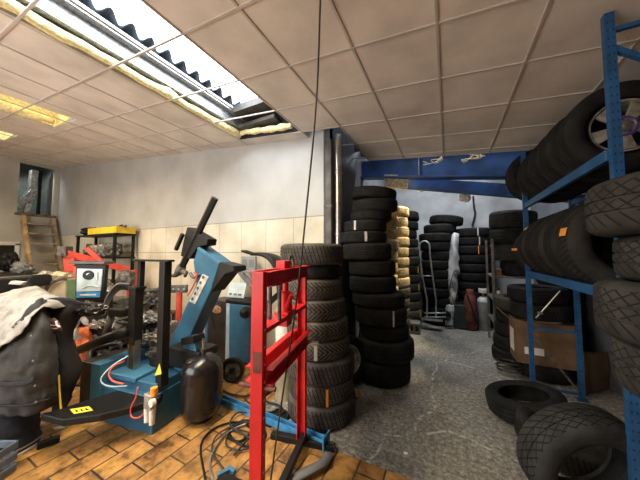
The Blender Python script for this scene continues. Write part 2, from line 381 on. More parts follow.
for i in range(-18, 3):
    x = -.03+.6*i
    if x < XL: continue
    ye = YE if x > XC else YW
    mb.bar((x, YB, ceil_z(x)-.003), (x, ye, ceil_z(x)-.003), .018, .012) if not (-3.0 < x < -1.85) else None
for j in range(-7, 5):
    y = 1.79+.6*j
    mb.bar((XL if y < YW else XC, y, ceil_z(XL if y < YW else XC)-.003), (XR, y, ceil_z(XR)-.003), .018, .012)
struct('trim_ceiling_grid', mb, 'ceiling_grid')
# sloping end roof over the tyre store and its dark lining
struct('ceiling_store', MB().box(((XC+XR)/2, (YE+YF)/2, 4.35), (XR-XC, YF-YE, .06)), 'wall_plain')
mb = MB(); mb.box(((XC+XR)/2, YE-.1, 3.95), (XR-XC, .04, .9)); struct('wall_upstand', mb, 'roof_dark')
# rooflight well above the missing tiles
def well(i, x0, x1, y0, y1, hgt, glow, gx0, gx1):
    z0, z1 = ceil_z(x0), ceil_z(x1)
    mb = MB()
    mb.box((x0-.02, (y0+y1)/2, z0+hgt/2+.02), (.04, y1-y0, hgt)); mb.box((x1+.02, (y0+y1)/2, z1+hgt/2+.02), (.04, y1-y0, hgt))
    mb.box(((x0+x1)/2, y1+.02, z0+hgt/2), (x1-x0, .04, hgt)); mb.box(((x0+x1)/2, y0-.02, z0+hgt/2), (x1-x0, .04, hgt))
    struct('trim_well_%d' % i, mb, 'roof_dark' if i == 1 else 'insulation')
    zt = (z0+z1)/2+hgt
    struct('window_roof_%d' % i, MB().box(((gx0+gx1)/2, (y0+y1)/2, zt+.03), (gx1-gx0+.02, y1-y0, .03)), glow)
    return zt
def wide_well():
    x0, x1, y0, y1 = -3.75, -1.83, -2.4, 2.985; z0 = ceil_z(-2.43); mb = MB()
    for x, za in ((x0, z0+.18), (x1+.02, z0+.0)): mb.box((x, (y0+y1)/2, (za+z0+.55)/2), (.04, y1-y0, z0+.55-za))
    for y in (y0-.02, y1+.02): mb.prism([(x0, y, z0+.17), (x1, y, ceil_z(x1)+.01), (x1, y, z0+.55), (x0, y, z0+.55)], (0, .03, 0))
    struct('trim_well_1', mb, 'roof_dark')
    struct('window_roof_1', MB().box(((x0+x1)/2, (y0+y1)/2, z0+.52), (x1-x0, y1-y0, .03)), 'roof_light')
    struct('ceiling_lining', MB().box((-3.38, (y0+y1)/2, z0+.19), (.72, y1-y0, .02)), 'roof_dark')
    return z0
zt = wide_well()
mb = MB(); N = 260                               # fibre-cement sheet: corrugations seen at its cut edge
for k in range(N+1):
    pass
x0 = -3.73; vs = []
for k in range(N+1):
    y = -2.4+5.385*k/N; c = math.cos(2*PI*y/.178); z = zt+.405+.036*c; e = -2.72+.025*c
    vs += [(x0, y, z), (e, y, z), (e, y, z+.012), (x0, y, z+.012)]
fs = [(4*k+a, 4*k+4+a, 4*k+4+(a+1) % 4, 4*k+(a+1) % 4) for k in range(N) for a in range(4)]
mb.add(vs, fs); struct('ceiling_corrugated', mb, 'corrugated', smooth=SM)
mb = MB()                                        # galvanised purlin
mb.box((-2.86, .29, zt+.235), (.012, 5.38, .15)); mb.box((-2.90, .29, zt+.16), (.09, 5.38, .012)); mb.box((-2.82, .29, zt+.30), (.09, 5.38, .012))
struct('trim_purlin', mb, 'galv')
struct('trim_rail', MB().box((-2.775, .29, zt+.335), (.03, 5.38, .03)), 'white_paint')
mb = MB(); mb.box((-2.3, 2.78, zt+.3), (.9, .4, .1)); mb.box((-2.5, 2.86, zt+.15), (.7, .18, .05)); struct('trim_boxing', mb, 'pipe_dark')
def tuft(name, p0, p1, r, label, seed):
    pts = [Vector(p0).lerp(Vector(p1), k/40) for k in range(41)]
    pts = [p + Vector((noise.noise(p*5+Vector((seed, 0, 0)))*.03, 0, abs(noise.noise(p*6+Vector((seed, 5, 0))))*.03)) for p in pts]
    mb = MB().tube(pts, [r*(.75+.9*abs(noise.noise(p*9))) for p in pts], 7)
    return tag(mb.build(name, 'insulation', smooth=PI), label, 'insulation')
tuft('insulation_roll', (-2.93, -2.3, ceil_z(-2.93)+.04), (-2.93, 2.9, ceil_z(-2.93)+.03), .05, 'torn yellow insulation wool along the edge of the open rooflight', 1)
tuft('insulation_roll', (-2.9, 2.88, ceil_z(-2.9)+.05), (-1.95, 2.9, ceil_z(-1.95)+.05), .045, 'torn yellow insulation wool across the far end of the rooflight', 3)
struct('trim_edge', MB().box((-3.02, .29, ceil_z(-3.02)+.02), (.03, 5.38, .05)), 'white_paint')
zt2 = well(2, -6.03, -5.13, -.9, 1.66, .35, 'warm_light', -5.75, -5.3)
tuft('insulation_roll', (-5.85, -.8, ceil_z(-5.85)+.05), (-5.85, 1.6, ceil_z(-5.85)+.05), .08, 'crumpled yellow insulation in the warm-lit ceiling gap', 5)
struct('trim_rail_warm', MB().box((-5.45, .4, ceil_z(-5.45)+.12), (.05, 2.5, .04)), 'white_paint')
zt3 = well(3, -8.55, -7.6, -.9, 1.6, .3, 'pale_light', -8.3, -7.8)
# ---------------------------------------------------------------- beams at the mouth of the tyre store
def ibeam(name, a, b, hgt, fw, m, label):
    a, b = Vector(a), Vector(b); mb = MB()
    mb.bar(a+Vector((0, 0, hgt/2)), b+Vector((0, 0, hgt/2)), .014, hgt)
    mb.bar(a, b, fw, .02); mb.bar(a+Vector((0, 0, hgt)), b+Vector((0, 0, hgt)), fw, .02)
    return mb.build(name, m, bevel=.003)
t = thing('steel_beam', 'large blue painted steel beam spanning the mouth of the tyre store', 'beam')
a, b = Vector((XC, 4.72, 3.13)), Vector((XR, 4.72, 2.70))
ibeam('girder', a, b, .5, .22, 'beam_blue', '').parent = t
s = MB(); c = a.lerp(b, (-.42-XC)/(XR-XC)); s.box((c.x, 4.66, c.z+.25), (.012, .1, .46)); s.build('stiffener', 'steel', t)
t = thing('steel_beam', 'lower blue steel beam running askew under the large beam', 'beam')
mb = MB(); mb.bar((-.95, 4.98, 3.06), (XR, 4.98, 2.50), .012, .20); mb.build('web', 'beam_blue', t)
mb = MB(); mb.bar((-.95, 4.98, 2.95), (XR, 4.98, 2.39), .12, .014); mb.build('flange', 'beam_blue', t)
t = thing('heating_pipe', 'dark flat pipe boxing at the end of the painted wall', 'pipe', (XC+.02, YW-.06, 0))
MB().box((0, 0, 1.62), (.10, .09, 3.24)).build('casing', 'pipe_dark', t, bevel=.01)
for z in (.9, 2.3): MB().box((0, -.005, z), (.115, .1, .03)).build('bracket', 'iron', t)
t = thing('heating_pipe', 'shiny round metal pipe beside the dark boxing', 'pipe', (XC+.13, YW-.0, 0))
MB().cyl((0, 0, 0), (0, 0, 3.32), .05, 20).build('pipe', 'chrome', t, smooth=SM)
for z in (.8, 1.9, 2.75): MB().cyl((0, 0, z), (0, 0, z+.03), .058, 20).build('collar', 'steel', t, smooth=SM)
# ---------------------------------------------------------------- tyres
def tyre_mesh(name, m, grooves):
    pr = [(.205, -.075), (.214, -.088), (.24, -.097), (.262, -.1), (.285, -.097), (.308, -.089), (.320, -.079), (.3265, -.070)]
    for g in grooves: pr += [(.3305-abs(g-.005)*.04, g-.0045), (.3225, g-.003), (.3225, g+.003), (.3305-abs(g+.005)*.04, g+.0045)]
    pr += [(.3265, .070), (.320, .079), (.308, .089), (.285, .097), (.262, .1), (.24, .097), (.214, .088), (.205, .075), (.212, .066), (.27, .078), (.305, .06), (.312, 0), (.305, -.06), (.27, -.078), (.212, -.066)]
    o = MB().lathe(pr, 60, closed=True).build(name, m, smooth=math.radians(42)); me = o.data
    bpy.data.objects.remove(o); return me
TM = {'worn': tyre_mesh('tyre', T['worn'], (-.045, -.015, .015, .045)), 'rib': tyre_mesh('tyre', T['rib'], (-.045, -.015, .015, .045)), 'chev': tyre_mesh('tyre', T['chev'], (-.03, .03)), 'block': tyre_mesh('tyre', T['block'], (-.022, .022)),
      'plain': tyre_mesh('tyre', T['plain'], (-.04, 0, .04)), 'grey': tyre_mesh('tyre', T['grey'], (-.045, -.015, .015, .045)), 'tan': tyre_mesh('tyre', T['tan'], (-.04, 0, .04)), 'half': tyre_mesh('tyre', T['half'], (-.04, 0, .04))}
def tyre(kind, loc, R, W, label, group, rot=(0, 0, 0), sticker=None):
    o = bpy.data.objects.new('tyre', TM[kind]); C.objects.link(o); o.location = loc; o.rotation_euler = rot
    o.scale = (R/.33, R/.33, W/.2)
    tag(o, label, 'tyre', group)
    if sticker:                                   # (material, angle, half width, z0, z1) on the tread
        m, a, da, z0, z1 = sticker; mb = MB(); n = 6; r = .3325
        vs = [(r*math.cos(a-da+2*da*k/n), r*math.sin(a-da+2*da*k/n), z) for k in range(n+1) for z in (z0, z1)]
        mb.add(vs, [(2*k, 2*k+2, 2*k+3, 2*k+1) for k in range(n)])
        mb.build('label_sticker', m, o, smooth=PI)
    return o
ORD = ['bottom', 'second', 'third', 'fourth', 'fifth', 'sixth', 'seventh', 'eighth', 'ninth', 'tenth', 'eleventh', 'twelfth', 'thirteenth', 'fourteenth']
def stack(cx, cy, specs, place, group, z0=0, along=None, look='black'):
    """specs from the bottom: (kind, R, W, shift along the picture's width, sticker)"""
    z = z0; n = len(specs)
    for i, sp in enumerate(specs):
        kind, R, W, dx = sp[:4]; st = sp[4] if len(sp) > 4 else None; tilt = sp[5] if len(sp) > 5 else (0, 0)
        p = Vector((cx, cy, 0)) + RX*dx
        pos = 'bottom tyre' if i == 0 else 'top tyre' if i == n-1 else 'tyre, %s from bottom,' % ORD[i]
        lk = {'tan': 'dusty skylit-tan', 'half': 'brown-grey', 'grey': 'grey worn'}.get(kind, look)
        ex = ''
        if st: ex = ' with %s sticker' % {'sticker_white': 'a white', 'orange': 'an orange', 'yellow': 'a yellow'}[st[0]]
        tyre(kind, (p.x, p.y, z+W/2), R, W, '%s %s%s, %s' % (lk, pos, ex, place), group, (tilt[0], tilt[1], random.random()*0.3 if st else random.random()*6), st)
        z += W*.985
    return z
VA = math.atan2(-.89, .42)                        # angle on a stack that faces the camera
def fa(x, y, off=0): return math.atan2(-y, -x) + off
# stack beside the red press, bottom to top
c1 = (-1.27, 2.40)
a1 = fa(*c1)
stack(*c1, [('worn', .355, .22, .055), ('worn', .335, .19, .05, ('orange', a1+.1, .035, -.085, .08)), ('worn', .355, .22, .045), ('chev', .325, .185, .025, ('sticker_white', a1-.12, .05, -.075, .075)),
    ('chev', .325, .19, .01), ('chev', .315, .205, -.005), ('chev', .305, .205, -.03), ('plain', .30, .135, -.03), ('worn', .34, .22, -.05)],
    'stack beside the red press', 'tyres stacked beside the red press')
def latpos(px, d):
    lat = (px-320)*d/250; return Vector((0, 0, 0)) + RX*lat + HX*d
# tall stack at the end of the painted wall
d2 = 3.46; p2 = latpos(381, d2); a2 = fa(p2.x, p2.y)
def sh(px): return (px-381)*d2/250
stack(p2.x, p2.y, [('plain', .36, .278, 0), ('plain', .37, .268, sh(384)), ('plain', .32, .182, sh(383)), ('rib', .345, .242, sh(379.5), ('sticker_white', a2+.35, .03, -.08, .08)),
    ('rib', .35, .178, sh(377.5)), ('plain', .315, .222, sh(372)), ('plain', .315, .207, sh(371.5)), ('rib', .335, .232, sh(366.5)), ('rib', .32, .155, sh(363), ('sticker_white', a2-.1, .05, -.08, .08)),
    ('rib', .295, .15, sh(365), ('sticker_white', a2-.55, .05, -.08, .08)), ('plain', .28, .135, sh(371)), ('plain', .31, .17, sh(375), None, (.05, .06)), ('plain', .31, .15, sh(374), None, (.03, .10))],
    'tall stack beside the pipes', 'tyres in the tall stack by the pipes')
stack(-1.05, 4.2, [('half', .33, .19, 0)]*4 + [('tan', .33, .19, random.uniform(-.02, .02)) for k in range(8)], 'front one of two tan stacks', 'tyres in the front tan stack')
stack(-1.02, 5.2, [('half', .33, .20, 0)]*4 + [('half' if k < 1 else 'tan', .33, .20, random.uniform(-.02, .02)) for k in range(9)], 'rear one of two tan stacks', 'tyres in the second tan stack')
a3 = fa(-.9, 6.1)
stack(-.9, 6.1, [('half', .33, .2, 0), ('half', .33, .2, .02, ('yellow', a3+.9, .06, -.06, .06)), ('half', .33, .2, 0), ('grey', .33, .2, .01), ('grey', .33, .2, -.01, ('yellow', a3+.95, .06, -.08, .08)), ('grey', .33, .2, 0), ('plain', .33, .2, 0, ('yellow', a3+.95, .05, -.07, .07)),
    ('grey', .33, .2, .02), ('grey', .33, .2, 0), ('plain', .33, .2, -.03), ('plain', .33, .2, -.06), ('plain', .33, .2, -.02), ('plain', .33, .2, 0, None, (0, .15))], 'far corner stack', 'tyres in the far corner stack')
stack(-.26, 6.66, [('plain', .37, .215, .04)]*3 + [('plain', .37, .215, -.02), ('plain', .37, .215, .03), ('plain', .36, .215, .02), ('rib', .36, .215, 0), ('rib', .36, .215, .03), ('plain', .37, .215, .0), ('rib', .38, .215, .0), ('rib', .36, .215, .1), ('rib', .37, .2, .26, None, (.0, .12))],
    'leaning stack behind the hand truck', 'tyres in the leaning stack at the back wall')
a4 = fa(.50, 6.85)
stack(.50, 6.85, [('plain', .39, .205, 0)]*7 + [('plain', .39, .205, .01), ('plain', .39, .205, 0, ('orange', a4+.06, .02, -.09, .09)), ('plain', .38, .205, .02, ('sticker_white', a4+.06, .03, -.09, .09)), ('rib', .4, .205, .03, ('sticker_white', a4+.2, .03, -.09, .09))],
    'stack behind the gas cylinder', 'tyres in the straight stack at the back wall')
# wheel wedged between the two front stacks
t = thing('alloy_wheel', 'dark wheel with grey alloy rim leaning between the two tall tyre stacks', 'wheel', (-1.21, 3.07, .30), rot=(math.radians(78), 0, math.radians(48)))
def rim(parent, R, W, m, cap=None, n=5):
    b_ = MB().lathe([(R, -W/2), (R-.012, -W/2+.005), (R-.02, -W/4), (R-.03, 0), (R-.02, W/4), (R-.012, W/2-.005), (R, W/2)], 40).build('rim', m, parent, smooth=SM)
    parent = b_
    for k in range(n):
        a = 2*PI*k/n; c, s = math.cos(a), math.sin(a); q = Vector((-s, c, 0)); e = Vector((c, s, 0)); z = W*.32
        poly = [e*.035+q*.02, e*(R-.02)+q*.05, e*(R-.02)-q*.05, e*.035-q*.02]
        MB().prism([p+Vector((0, 0, z)) for p in poly], (0, 0, .02)).build('spoke', m, parent, bevel=.004)
    MB().lathe([(0, W*.32+.035), (.03, W*.32+.033), (.045, W*.32+.02), (.045, W*.32-.01)], 24).build('hub_cap', cap or m, parent, smooth=SM)
o = bpy.data.objects.new('wheel_tyre', TM['plain']); C.objects.link(o); o.parent = t; o.scale = (.9, .9, .9)
rim(t, .185, .15, 'alu')
# ---------------------------------------------------------------- blue tyre rack
RX0, RX1, RY0, RY1 = .87, 1.30, 2.07, 3.92
t = thing('tyre_rack', 'tall blue perforated steel rack full of tyres', 'rack', (0, 0, 0))
for x, y, h in ((RX0+.02, RY0, 3.085), (RX1, RY0, 3.02), (RX0, RY1, 2.92), (RX1, RY1, 2.9)):
    mb = MB(); mb.box((0, .018, h/2), (.045, .007, h)); mb.box((-.02, 0, h/2), (.006, .04, h)); mb.box((.02, 0, h/2), (.006, .04, h)); mb.box((-.012, -.018, h/2), (.016, .005, h)); mb.box((.0, 0, .004), (.1, .09, .008))
    mb.build('upright', 'rack_post', t, (x, y, 0), rot=(0, 0, PI))
for z in (1.40, 2.235):
    for x in (RX0, RX1): MB().box((x, (RY0+RY1)/2, z), (.035, RY1-RY0-.04, .07)).build('shelf_beam', 'rack_blue', t, bevel=.006)
for z in (.06, .74): MB().bar((RX0, RY1, z), (RX1, RY1, z), .025, .025).build('brace', 'rack_blue', t)
MB().bar((RX0+.02, RY1-.02, .66), (RX1-.02, RY1-.02, .08), .02, .02).build('brace', 'iron', t)
MB().bar((RX0, RY1, 2.85), (RX1, RY1, 2.85), .025, .025).build('brace', 'rack_blue', t)
for z in (2.98, .3): MB().bar((RX0, RY0, z), (RX1, RY0, z), .025, .025).build('brace', 'rack_blue', t)
MB().bar((RX0+.02, RY0, 2.88), (RX1-.02, RY0, 2.55), .028, .028).build('brace', 'rack_blue', t)
# near bay that carries the big-block tyres
for x in (RX0+.02, RX1): MB().box((x, 1.12, .98), (.03, 1.84, .06)).build('shelf_beam', 'rack_blue', t, bevel=.006)
for x in (RX0, RX1): MB().box((x, .18, 1.5), (.05, .05, 3.0)).build('upright', 'rack_post', t)
XM = (RX0+RX1)/2
SR = (PI/2, 0, 0)
def standing(kind, x, y, zs, R, W, label, group, yaw=0, lean=0, st=None):
    # rests between the two shelf beams
    return tyre(kind, (x, y, zs), R, W, label, group, (PI/2+lean, 0, yaw), st)
def zrest(zb, R): return zb+.035+math.sqrt(max(R*R-(.2)**2, .01))+.012
g = 'tyres standing on the upper rack shelf'
ys = [3.66, 3.38, 3.12, 2.86]
for k, y in enumerate(ys):
    R = .332-.003*k; nm = ['farthest on the upper rack shelf, next to the blue back upright', 'third from the back of the upper rack shelf'][0] if k == 0 else '%s tyre from the back on the upper rack shelf' % ORD[k]
    lab = 'big black tyre standing ' + nm if k == 0 else 'big black standing tyre, ' + nm
    standing('plain', XM, y, zrest(2.235, R), R, .23, lab, g, st=None)
tyre('plain', (XM-.03, 4.02+.06, 2.64), .345, .15, 'thin black tyre with orange sticker leaning out behind the upper rack shelf', g, (PI/2+.1, 0, -.15), ('orange', PI*.98+.35, .05, -.05, .06))
t = thing('alloy_wheel', 'wheel with silver spokes on the upper rack shelf by the front upright', 'wheel', (XM, 2.50, zrest(2.235, .305)), rot=(PI/2, .25, 0))
o = bpy.data.objects.new('wheel_tyre', TM['plain']); C.objects.link(o); o.parent = t; o.scale = (.315/.33, .315/.33, 1.2)
rim(t, .18, .2, 'alu', 'chrome')
MB().lathe([(.05, .082), (.06, .09), (.075, .082)], 24).build('purple_ring', 'purple', t, smooth=SM)
g = 'tyres standing on the middle rack shelf'
for k, y in enumerate([3.68, 3.38, 3.08, 2.76, 2.44]):
    R = .345; st = None; lab = ('black standing tyre, %s from the back of the middle rack shelf' % (['farthest', 'second', 'third', 'fourth', 'fifth'][k])).replace('farthest from', 'farthest to')
    if k == 0: st = ('sticker_white', PI*.80, .06, -.02, .09); lab = 'black tyre with silver sticker standing at the back end of the middle rack shelf'
    if k == 4: st = ('orange', PI*.93, .085, -.03, .07); lab = 'black tyre with orange paper label standing at the front of the middle rack shelf'
    standing(['rib', 'plain', 'rib', 'plain', 'rib'][k], XM, y, zrest(1.40, R), R, .235, lab, g, st=st)
tyre('rib', (XM-.02, 4.12, 1.68), .29, .2, 'black tyre with orange band half hidden behind the back rack upright', g, (PI/2, 0, .1), ('orange', PI*.98, .05, -.1, .1))
# big block-tread tyres lying in the near bay
stack(1.0, 1.66, [('block', .345, .25, .035), ('block', .36, .265, -.015), ('block', .315, .21, .03), ('block', .36, .26, -.03)], 'near rack bay pile', 'block-tread tyres in the near rack bay', z0=1.015, look='large chunky')
# tyres on the floor at the foot of the rack
tyre('plain', (.655, 3.27, .15), .335, .2, 'black tyre lying tilted on the concrete in front of the rack', 'tyres on the floor by the rack', (-.10, -.16, .3))
tyre('block', (.725, 2.20, .345), .345, .235, 'big black tyre standing on the floor against the rack front upright', 'tyres on the floor by the rack', (PI/2+.17, 0, YAW-.12))
tyre('rib', (.80, 2.82, .12), .31, .2, 'black tyre lying between the big standing tyre and the tilted one', 'tyres on the floor by the rack', (.05, .1, 0))
tyre('plain', (-.06, 1.46, .1), .33, .2, 'black tyre lying on the floor right in front of the viewer', 'tyres on the floor by the rack')
# things inside the lower part of the rack
tyre('plain', (1.12, 4.52, .1), .34, .2, 'black tyre lying flat under the brown cardboard box', 'tyres under and on the cardboard box')
t = thing('cardboard_box', 'large open brown cardboard box with printed sides behind the rack end', 'box', (1.09, 4.50, .205), .02)
mb = MB(); mb.box((0, -.27, .27), (.62, .008, .54)); mb.box((0, .27, .27), (.62, .008, .54)); mb.box((-.31, 0, .27), (.008, .54, .54)); mb.box((.31, 0, .27), (.008, .54, .54)); mb.box((0, 0, .005), (.62, .54, .01)); mb.box((0, 0, .53), (.61, .53, .006))
mb.build('carton', 'cardboard', t)
MB().box((-.38, 0, .56), (.16, .5, .006), rot=Euler((0, .75, 0))).build('flap', 'cardboard', t)
MB().box((-.13, -.276, .17), (.2, .003, .09)).build('shipping_label', 'paper', t)
mb = MB()
for k in range(5): mb.box((-.18+.05*k, -.276, .38+.012*(k % 2)), (.035, .003, .03))
mb.build('printing', 'cardboard_dark', t)
MB().box((-.316, -.05, .25), (.003, .2, .3)).build('side_print', 'paper', t)
for k in range(2): tyre(['rib', 'plain'][k], (1.10-.02*k, 4.5, .76+.11+.22*k), .33, .21, ['black tyre lying on the cardboard box, lower of two', 'black tyre lying on the cardboard box, upper of two'][k], 'tyres under and on the cardboard box')
pts = [[(1.0+.0*i+.30*math.sin(.35*i), 3.10+.05*i, .02+.13*j) for i in range(7)] for j in range(5)]
pp = [[at(585+5*i-(2 if j == 0 else 0), y, 2.9+.03*i) for i in range(6)] for j, y in enumerate((352, 365, 380, 399))]
o = cloth(pp, 4, 4, .012, 5).build('cardboard_sheet', 'cardboard', smooth=PI, solid=.006); tag(o, 'curled sheet of brown cardboard inside the bottom of the rack', 'cardboard')
t = thing('metal_bracket', 'thin silver rod bracket hanging inside the rack above the cardboard box', 'bracket')
MB().tube([atY(536, 318, 3.98), atY(560, 291, 3.98)], .008, 8).build('rod', 'steel', t); MB().box(atY(540, 313, 3.97), (.05, .02, .03)).build('clip', 'steel', t)
# ---------------------------------------------------------------- far right: grey shelf with tyres
t = thing('shelf_rack', 'light grey steel shelf holding tyres beyond the blue rack', 'shelf')
for x, y in ((.68, 5.2), (.68, 5.95), (1.60, 5.2), (1.60, 5.95)): MB().box((x, y, .95), (.035, .035, 1.9)).build('upright', 'rack_frame', t)
for z in (.45, .85, 1.24): MB().box((1.14, 5.57, z), (.95, .78, .025)).build('shelf_board', 'rack_frame', t)
for z in (1.5,): MB().box((.72, 5.2, z), (.12, .02, .02)).build('hook_arm', 'rack_frame', t)
zz = 1.26
for k, (kd, R, W, dx) in enumerate([('plain', .29, .26, .1), ('block', .325, .29, .03), ('plain', .33, .29, .0), ('rib', .35, .31, .02)]):
    tyre(kd, (1.02+dx, 5.56, zz+W/2), R, W, 'black tyre on the grey shelf, %s of the pile of four' % ['bottom', 'second from bottom', 'third from bottom', 'topmost'][k], 'tyres on the grey shelf', (0, -.05 if k == 3 else 0, k)); zz += W*.98
for k in range(9): tyre('rib', (1.47, 5.0, .118+.235*k), .265, .235, 'small black tyre in the slim pile squeezed beside the grey shelf, %s' % ['bottom one', 'second up', 'third up', 'fourth up', 'fifth up', 'sixth up', 'seventh up', 'second from top', 'topmost'][k], 'small tyres piled beside the grey shelf')
zq = 0
for k, (kd, R, W) in enumerate([('plain', .32, .2), ('plain', .31, .2), ('plain', .3, .2), ('plain', .3, .18), ('grey', .33, .22)]):
    tyre(kd, (.90+.015*k, 4.86, zq+W/2), R, W, 'black tyre in the pile below the grey shelf, %s' % ['bottom one', 'second from the floor', 'third from the floor', 'fourth from the floor', 'grey topmost one'][k], 'tyres piled below the grey shelf', (0, 0, k)); zq += W*.985
t = thing('cardboard_box', 'tiny brown carton on the grey shelf beside the pile of tyres', 'box', (.76, 5.3, 1.253)); MB().box((0, 0, .06), (.1, .1, .12)).build('carton', 'cardboard', t, bevel=.004); MB().box((0, 0, .121), (.02, .1, .002)).build('tape', 'beige', t)
t = thing('spray_can', 'small white spray can on the lower board of the grey shelf', 'can', (.76, 5.26, .863)); MB().lathe([(0, 0), (.03, 0), (.03, .13), (.012, .15), (0, .15)], 16).build('can', 'white_paint', t, smooth=SM); MB().cyl((0, 0, .15), (0, 0, .18), .012, 10).build('cap', 'black', t)
# ---------------------------------------------------------------- back of the store
t = thing('hand_truck', 'grey tubular hand truck standing before the leaning tyre stack', 'hand truck')
Yh = 6.05
def hp(px, py): return atY(px, py, Yh)
loop = [hp(427, 318), hp(427, 300), hp(422, 274), hp(419.5, 255)] + [hp(424.5+5*math.cos(PI-PI*k/8), 246-5*math.sin(PI*k/8)) for k in range(9)] + [hp(430, 255), hp(432, 272), hp(436, 300), hp(436, 318)]
MB().tube(loop, .017, 8).build('frame', 'galv', t, smooth=PI)
for y, x0, x1 in ((276, 421, 433), (313, 424, 446), (317, 424, 446)): MB().tube([hp(x0, y), hp(x1, y)], .014, 8).build('crossbar', 'galv', t, smooth=PI)
for x in (425, 446): MB().cyl(hp(x, 317)+Vector((0, .12, 0)), hp(x, 317)+Vector((0, .16, 0)), .1, 20).build('wheel', 'black', t, smooth=SM)
MB().box((hp(432, 318)+Vector((0, -.06, -.02))), (.42, .2, .012)).build('toe_plate', 'steel', t)
t = thing('plastic_sheet', 'long crumpled white plastic sheet hanging between two tyre stacks', 'plastic sheet')
rows = [[atY(x0, y, 6.45), atY((x0+x1)/2, y, 6.32), atY(x1, y, 6.42)] for y, x0, x1 in ((234, 452, 459), (255, 449, 459), (275, 446, 459), (290, 448, 457), (305, 449, 457))]
cloth(rows, 4, 5, .05, 5, 3).build('sheet', 'plastic_white', t, smooth=PI, solid=.01)
MB().tube(spline([atY(449, 291, 6.25), atY(453, 274, 6.25), atY(457, 271, 6.25), atY(458, 288, 6.25), atY(455, 302, 6.25)]), .008, 6).build('cable_tie', 'black', t)
t = thing('patterned_bag', 'white bag with blue pattern standing under the hanging plastic', 'bag')
rows = [[atY(x0, y, 6.38), atY((x0+x1)/2, y, 6.18), atY(x1, y, 6.38)] for y, x0, x1 in ((305, 446, 456), (312, 444, 457), (320, 444, 456), (325.5, 445, 455))]
cloth(rows, 4, 5, .02, 8, 4).build('bag_body', 'plastic_white', t, smooth=PI, solid=.01)
mb = MB()
for k in range(5): mb.box(atY(446+2.2*k, 312+3*((k*2) % 4), 6.15), (.03, .006, .03))
for k in range(5): MB().box(atY(446+2.2*k, 312+3*((k*2) % 4), 6.13), (.03, .006, .03)).build('print_spot', 'blue_light', t)
t = thing('tool_case', 'dark green case standing behind the red sack', 'case', atY(460, 327, 6.35).to_2d().to_3d())
MB().box((0, 0, .27), (.26, .16, .5)).build('case_body', 'dark_green', t, bevel=.02); MB().tube([(-.06, -.02, .52), (-.05, -.02, .56), (.05, -.02, .56), (.06, -.02, .52)], .01, 8).build('handle', 'black', t)
p = flo(471.5, 331)
t = thing('red_sack', 'dark red canvas sack standing beside the gas cylinder', 'sack', (p.x, p.y+.1, 0))
MB().lathe([(0, 0), (.10, 0), (.125, .08), (.14, .3), (.13, .55), (.10, .72), (.06, .80), (.075, .86), (0, .87)], 20).build('sack_body', 'dark_red', t, smooth=PI); MB().tube([(.1, -.1, .15), (.03, -.14, .45), (-.06, -.09, .75)], .014, 6).build('strap', 'black', t)
p = flo(485, 331.5)
t = thing('gas_cylinder', 'grey gas cylinder with pale neck and valve guard on the concrete', 'cylinder', (p.x, p.y+.12, 0))
MB().lathe([(0, 0), (.115, 0), (.118, .03), (.118, .60), (.10, .66), (.06, .70), (0, .705)], 24).build('tank', 'gas_grey', t, smooth=SM)
MB().lathe([(.118, .605), (.103, .665), (.062, .705), (.04, .71)], 24).build('shoulder', 'sticker_white', t, smooth=SM)
MB().cyl((0, 0, .70), (0, 0, .80), .025, 12).build('valve', 'steel', t, smooth=SM)
mb = MB().lathe([(.07, .79), (.085, .80), (.085, .88), (.075, .89), (.065, .88), (.065, .80)], 20, closed=True); mb.build('valve_guard', 'white_paint', t, smooth=SM)
t = thing('wall_cable', 'black cable trailing down the back wall above the tyres', 'cable')
MB().tube(spline([atY(473, 196, 7.42), atY(474, 208, 7.4), atY(475, 214, 7.4), atY(472, 226, 7.4)]), .02, 6).build('cable', 'black', t)
for k, (px, py, r, lb) in enumerate([(466, 198, .09, 'ragged grey-white foam lump hanging under the lower blue beam'), (447, 192, .05, 'small white foam scrap hanging under the blue beam'), (421, 191, .05, 'small yellow foam scrap hanging under the blue beam')]):
    p = atY(px, py, 5.1); mb = MB(); bm = bmesh.new(); bmesh.ops.create_icosphere(bm, subdivisions=3, radius=r)
    mb.add([v.co*(1+.7*noise.noise(v.co*16+Vector((k*4, 0, 0)))) for v in bm.verts], [[v.index for v in f.verts] for f in bm.faces]); bm.free()
    tag(mb.build('foam_scrap', ['sticker_white', 'paper', 'insulation'][k], loc=(p.x, p.y, p.z+.03), smooth=PI), lb, 'foam')
t = thing('insulation_board', 'torn pale insulation board hanging under the beam end above the tan tyres', 'insulation', atY(397, 183, 4.86))
MB().box((0, 0, 0), (.40, .25, .2), rot=Euler((.1, .15, .2))).build('board', 'foam', t, bevel=.01); MB().box((-.08, -.15, .08), (.25, .01, .1), rot=Euler((.5, .1, .2))).build('flap', 'foam', t)
for k, (px, py) in enumerate([(433, 160), (473, 157)]):
    p = atY(px, py, 4.46); pts = [p+Vector((random.uniform(-.16, .16), random.uniform(-.03, .02), random.uniform(-.07, .05))) for _ in range(12)]
    tag(MB().tube(spline(pts, 4), .004, 5).build('foam_scrap', 'insulation', smooth=PI), ['pale fibre tangle hanging from the ceiling edge over the beam stiffener side', 'pale fibre tangle hanging from the ceiling edge at mid beam'][k], 'insulation')
# box of parts on the floor beside the tan tyres
p = flo(411, 334)
t = thing('parts_crate', 'small dark crate on the floor beside the tan tyres', 'crate', (p.x, p.y+.15, 0), .1)
mb = MB(); mb.box((0, 0, .11), (.34, .3, .22)); mb.build('crate_body', 'grey_plastic', t, bevel=.01)
for k in range(3): MB().box((-.1+.1*k, -.153, .12), (.06, .006, .1)).build('slot', 'black', t)
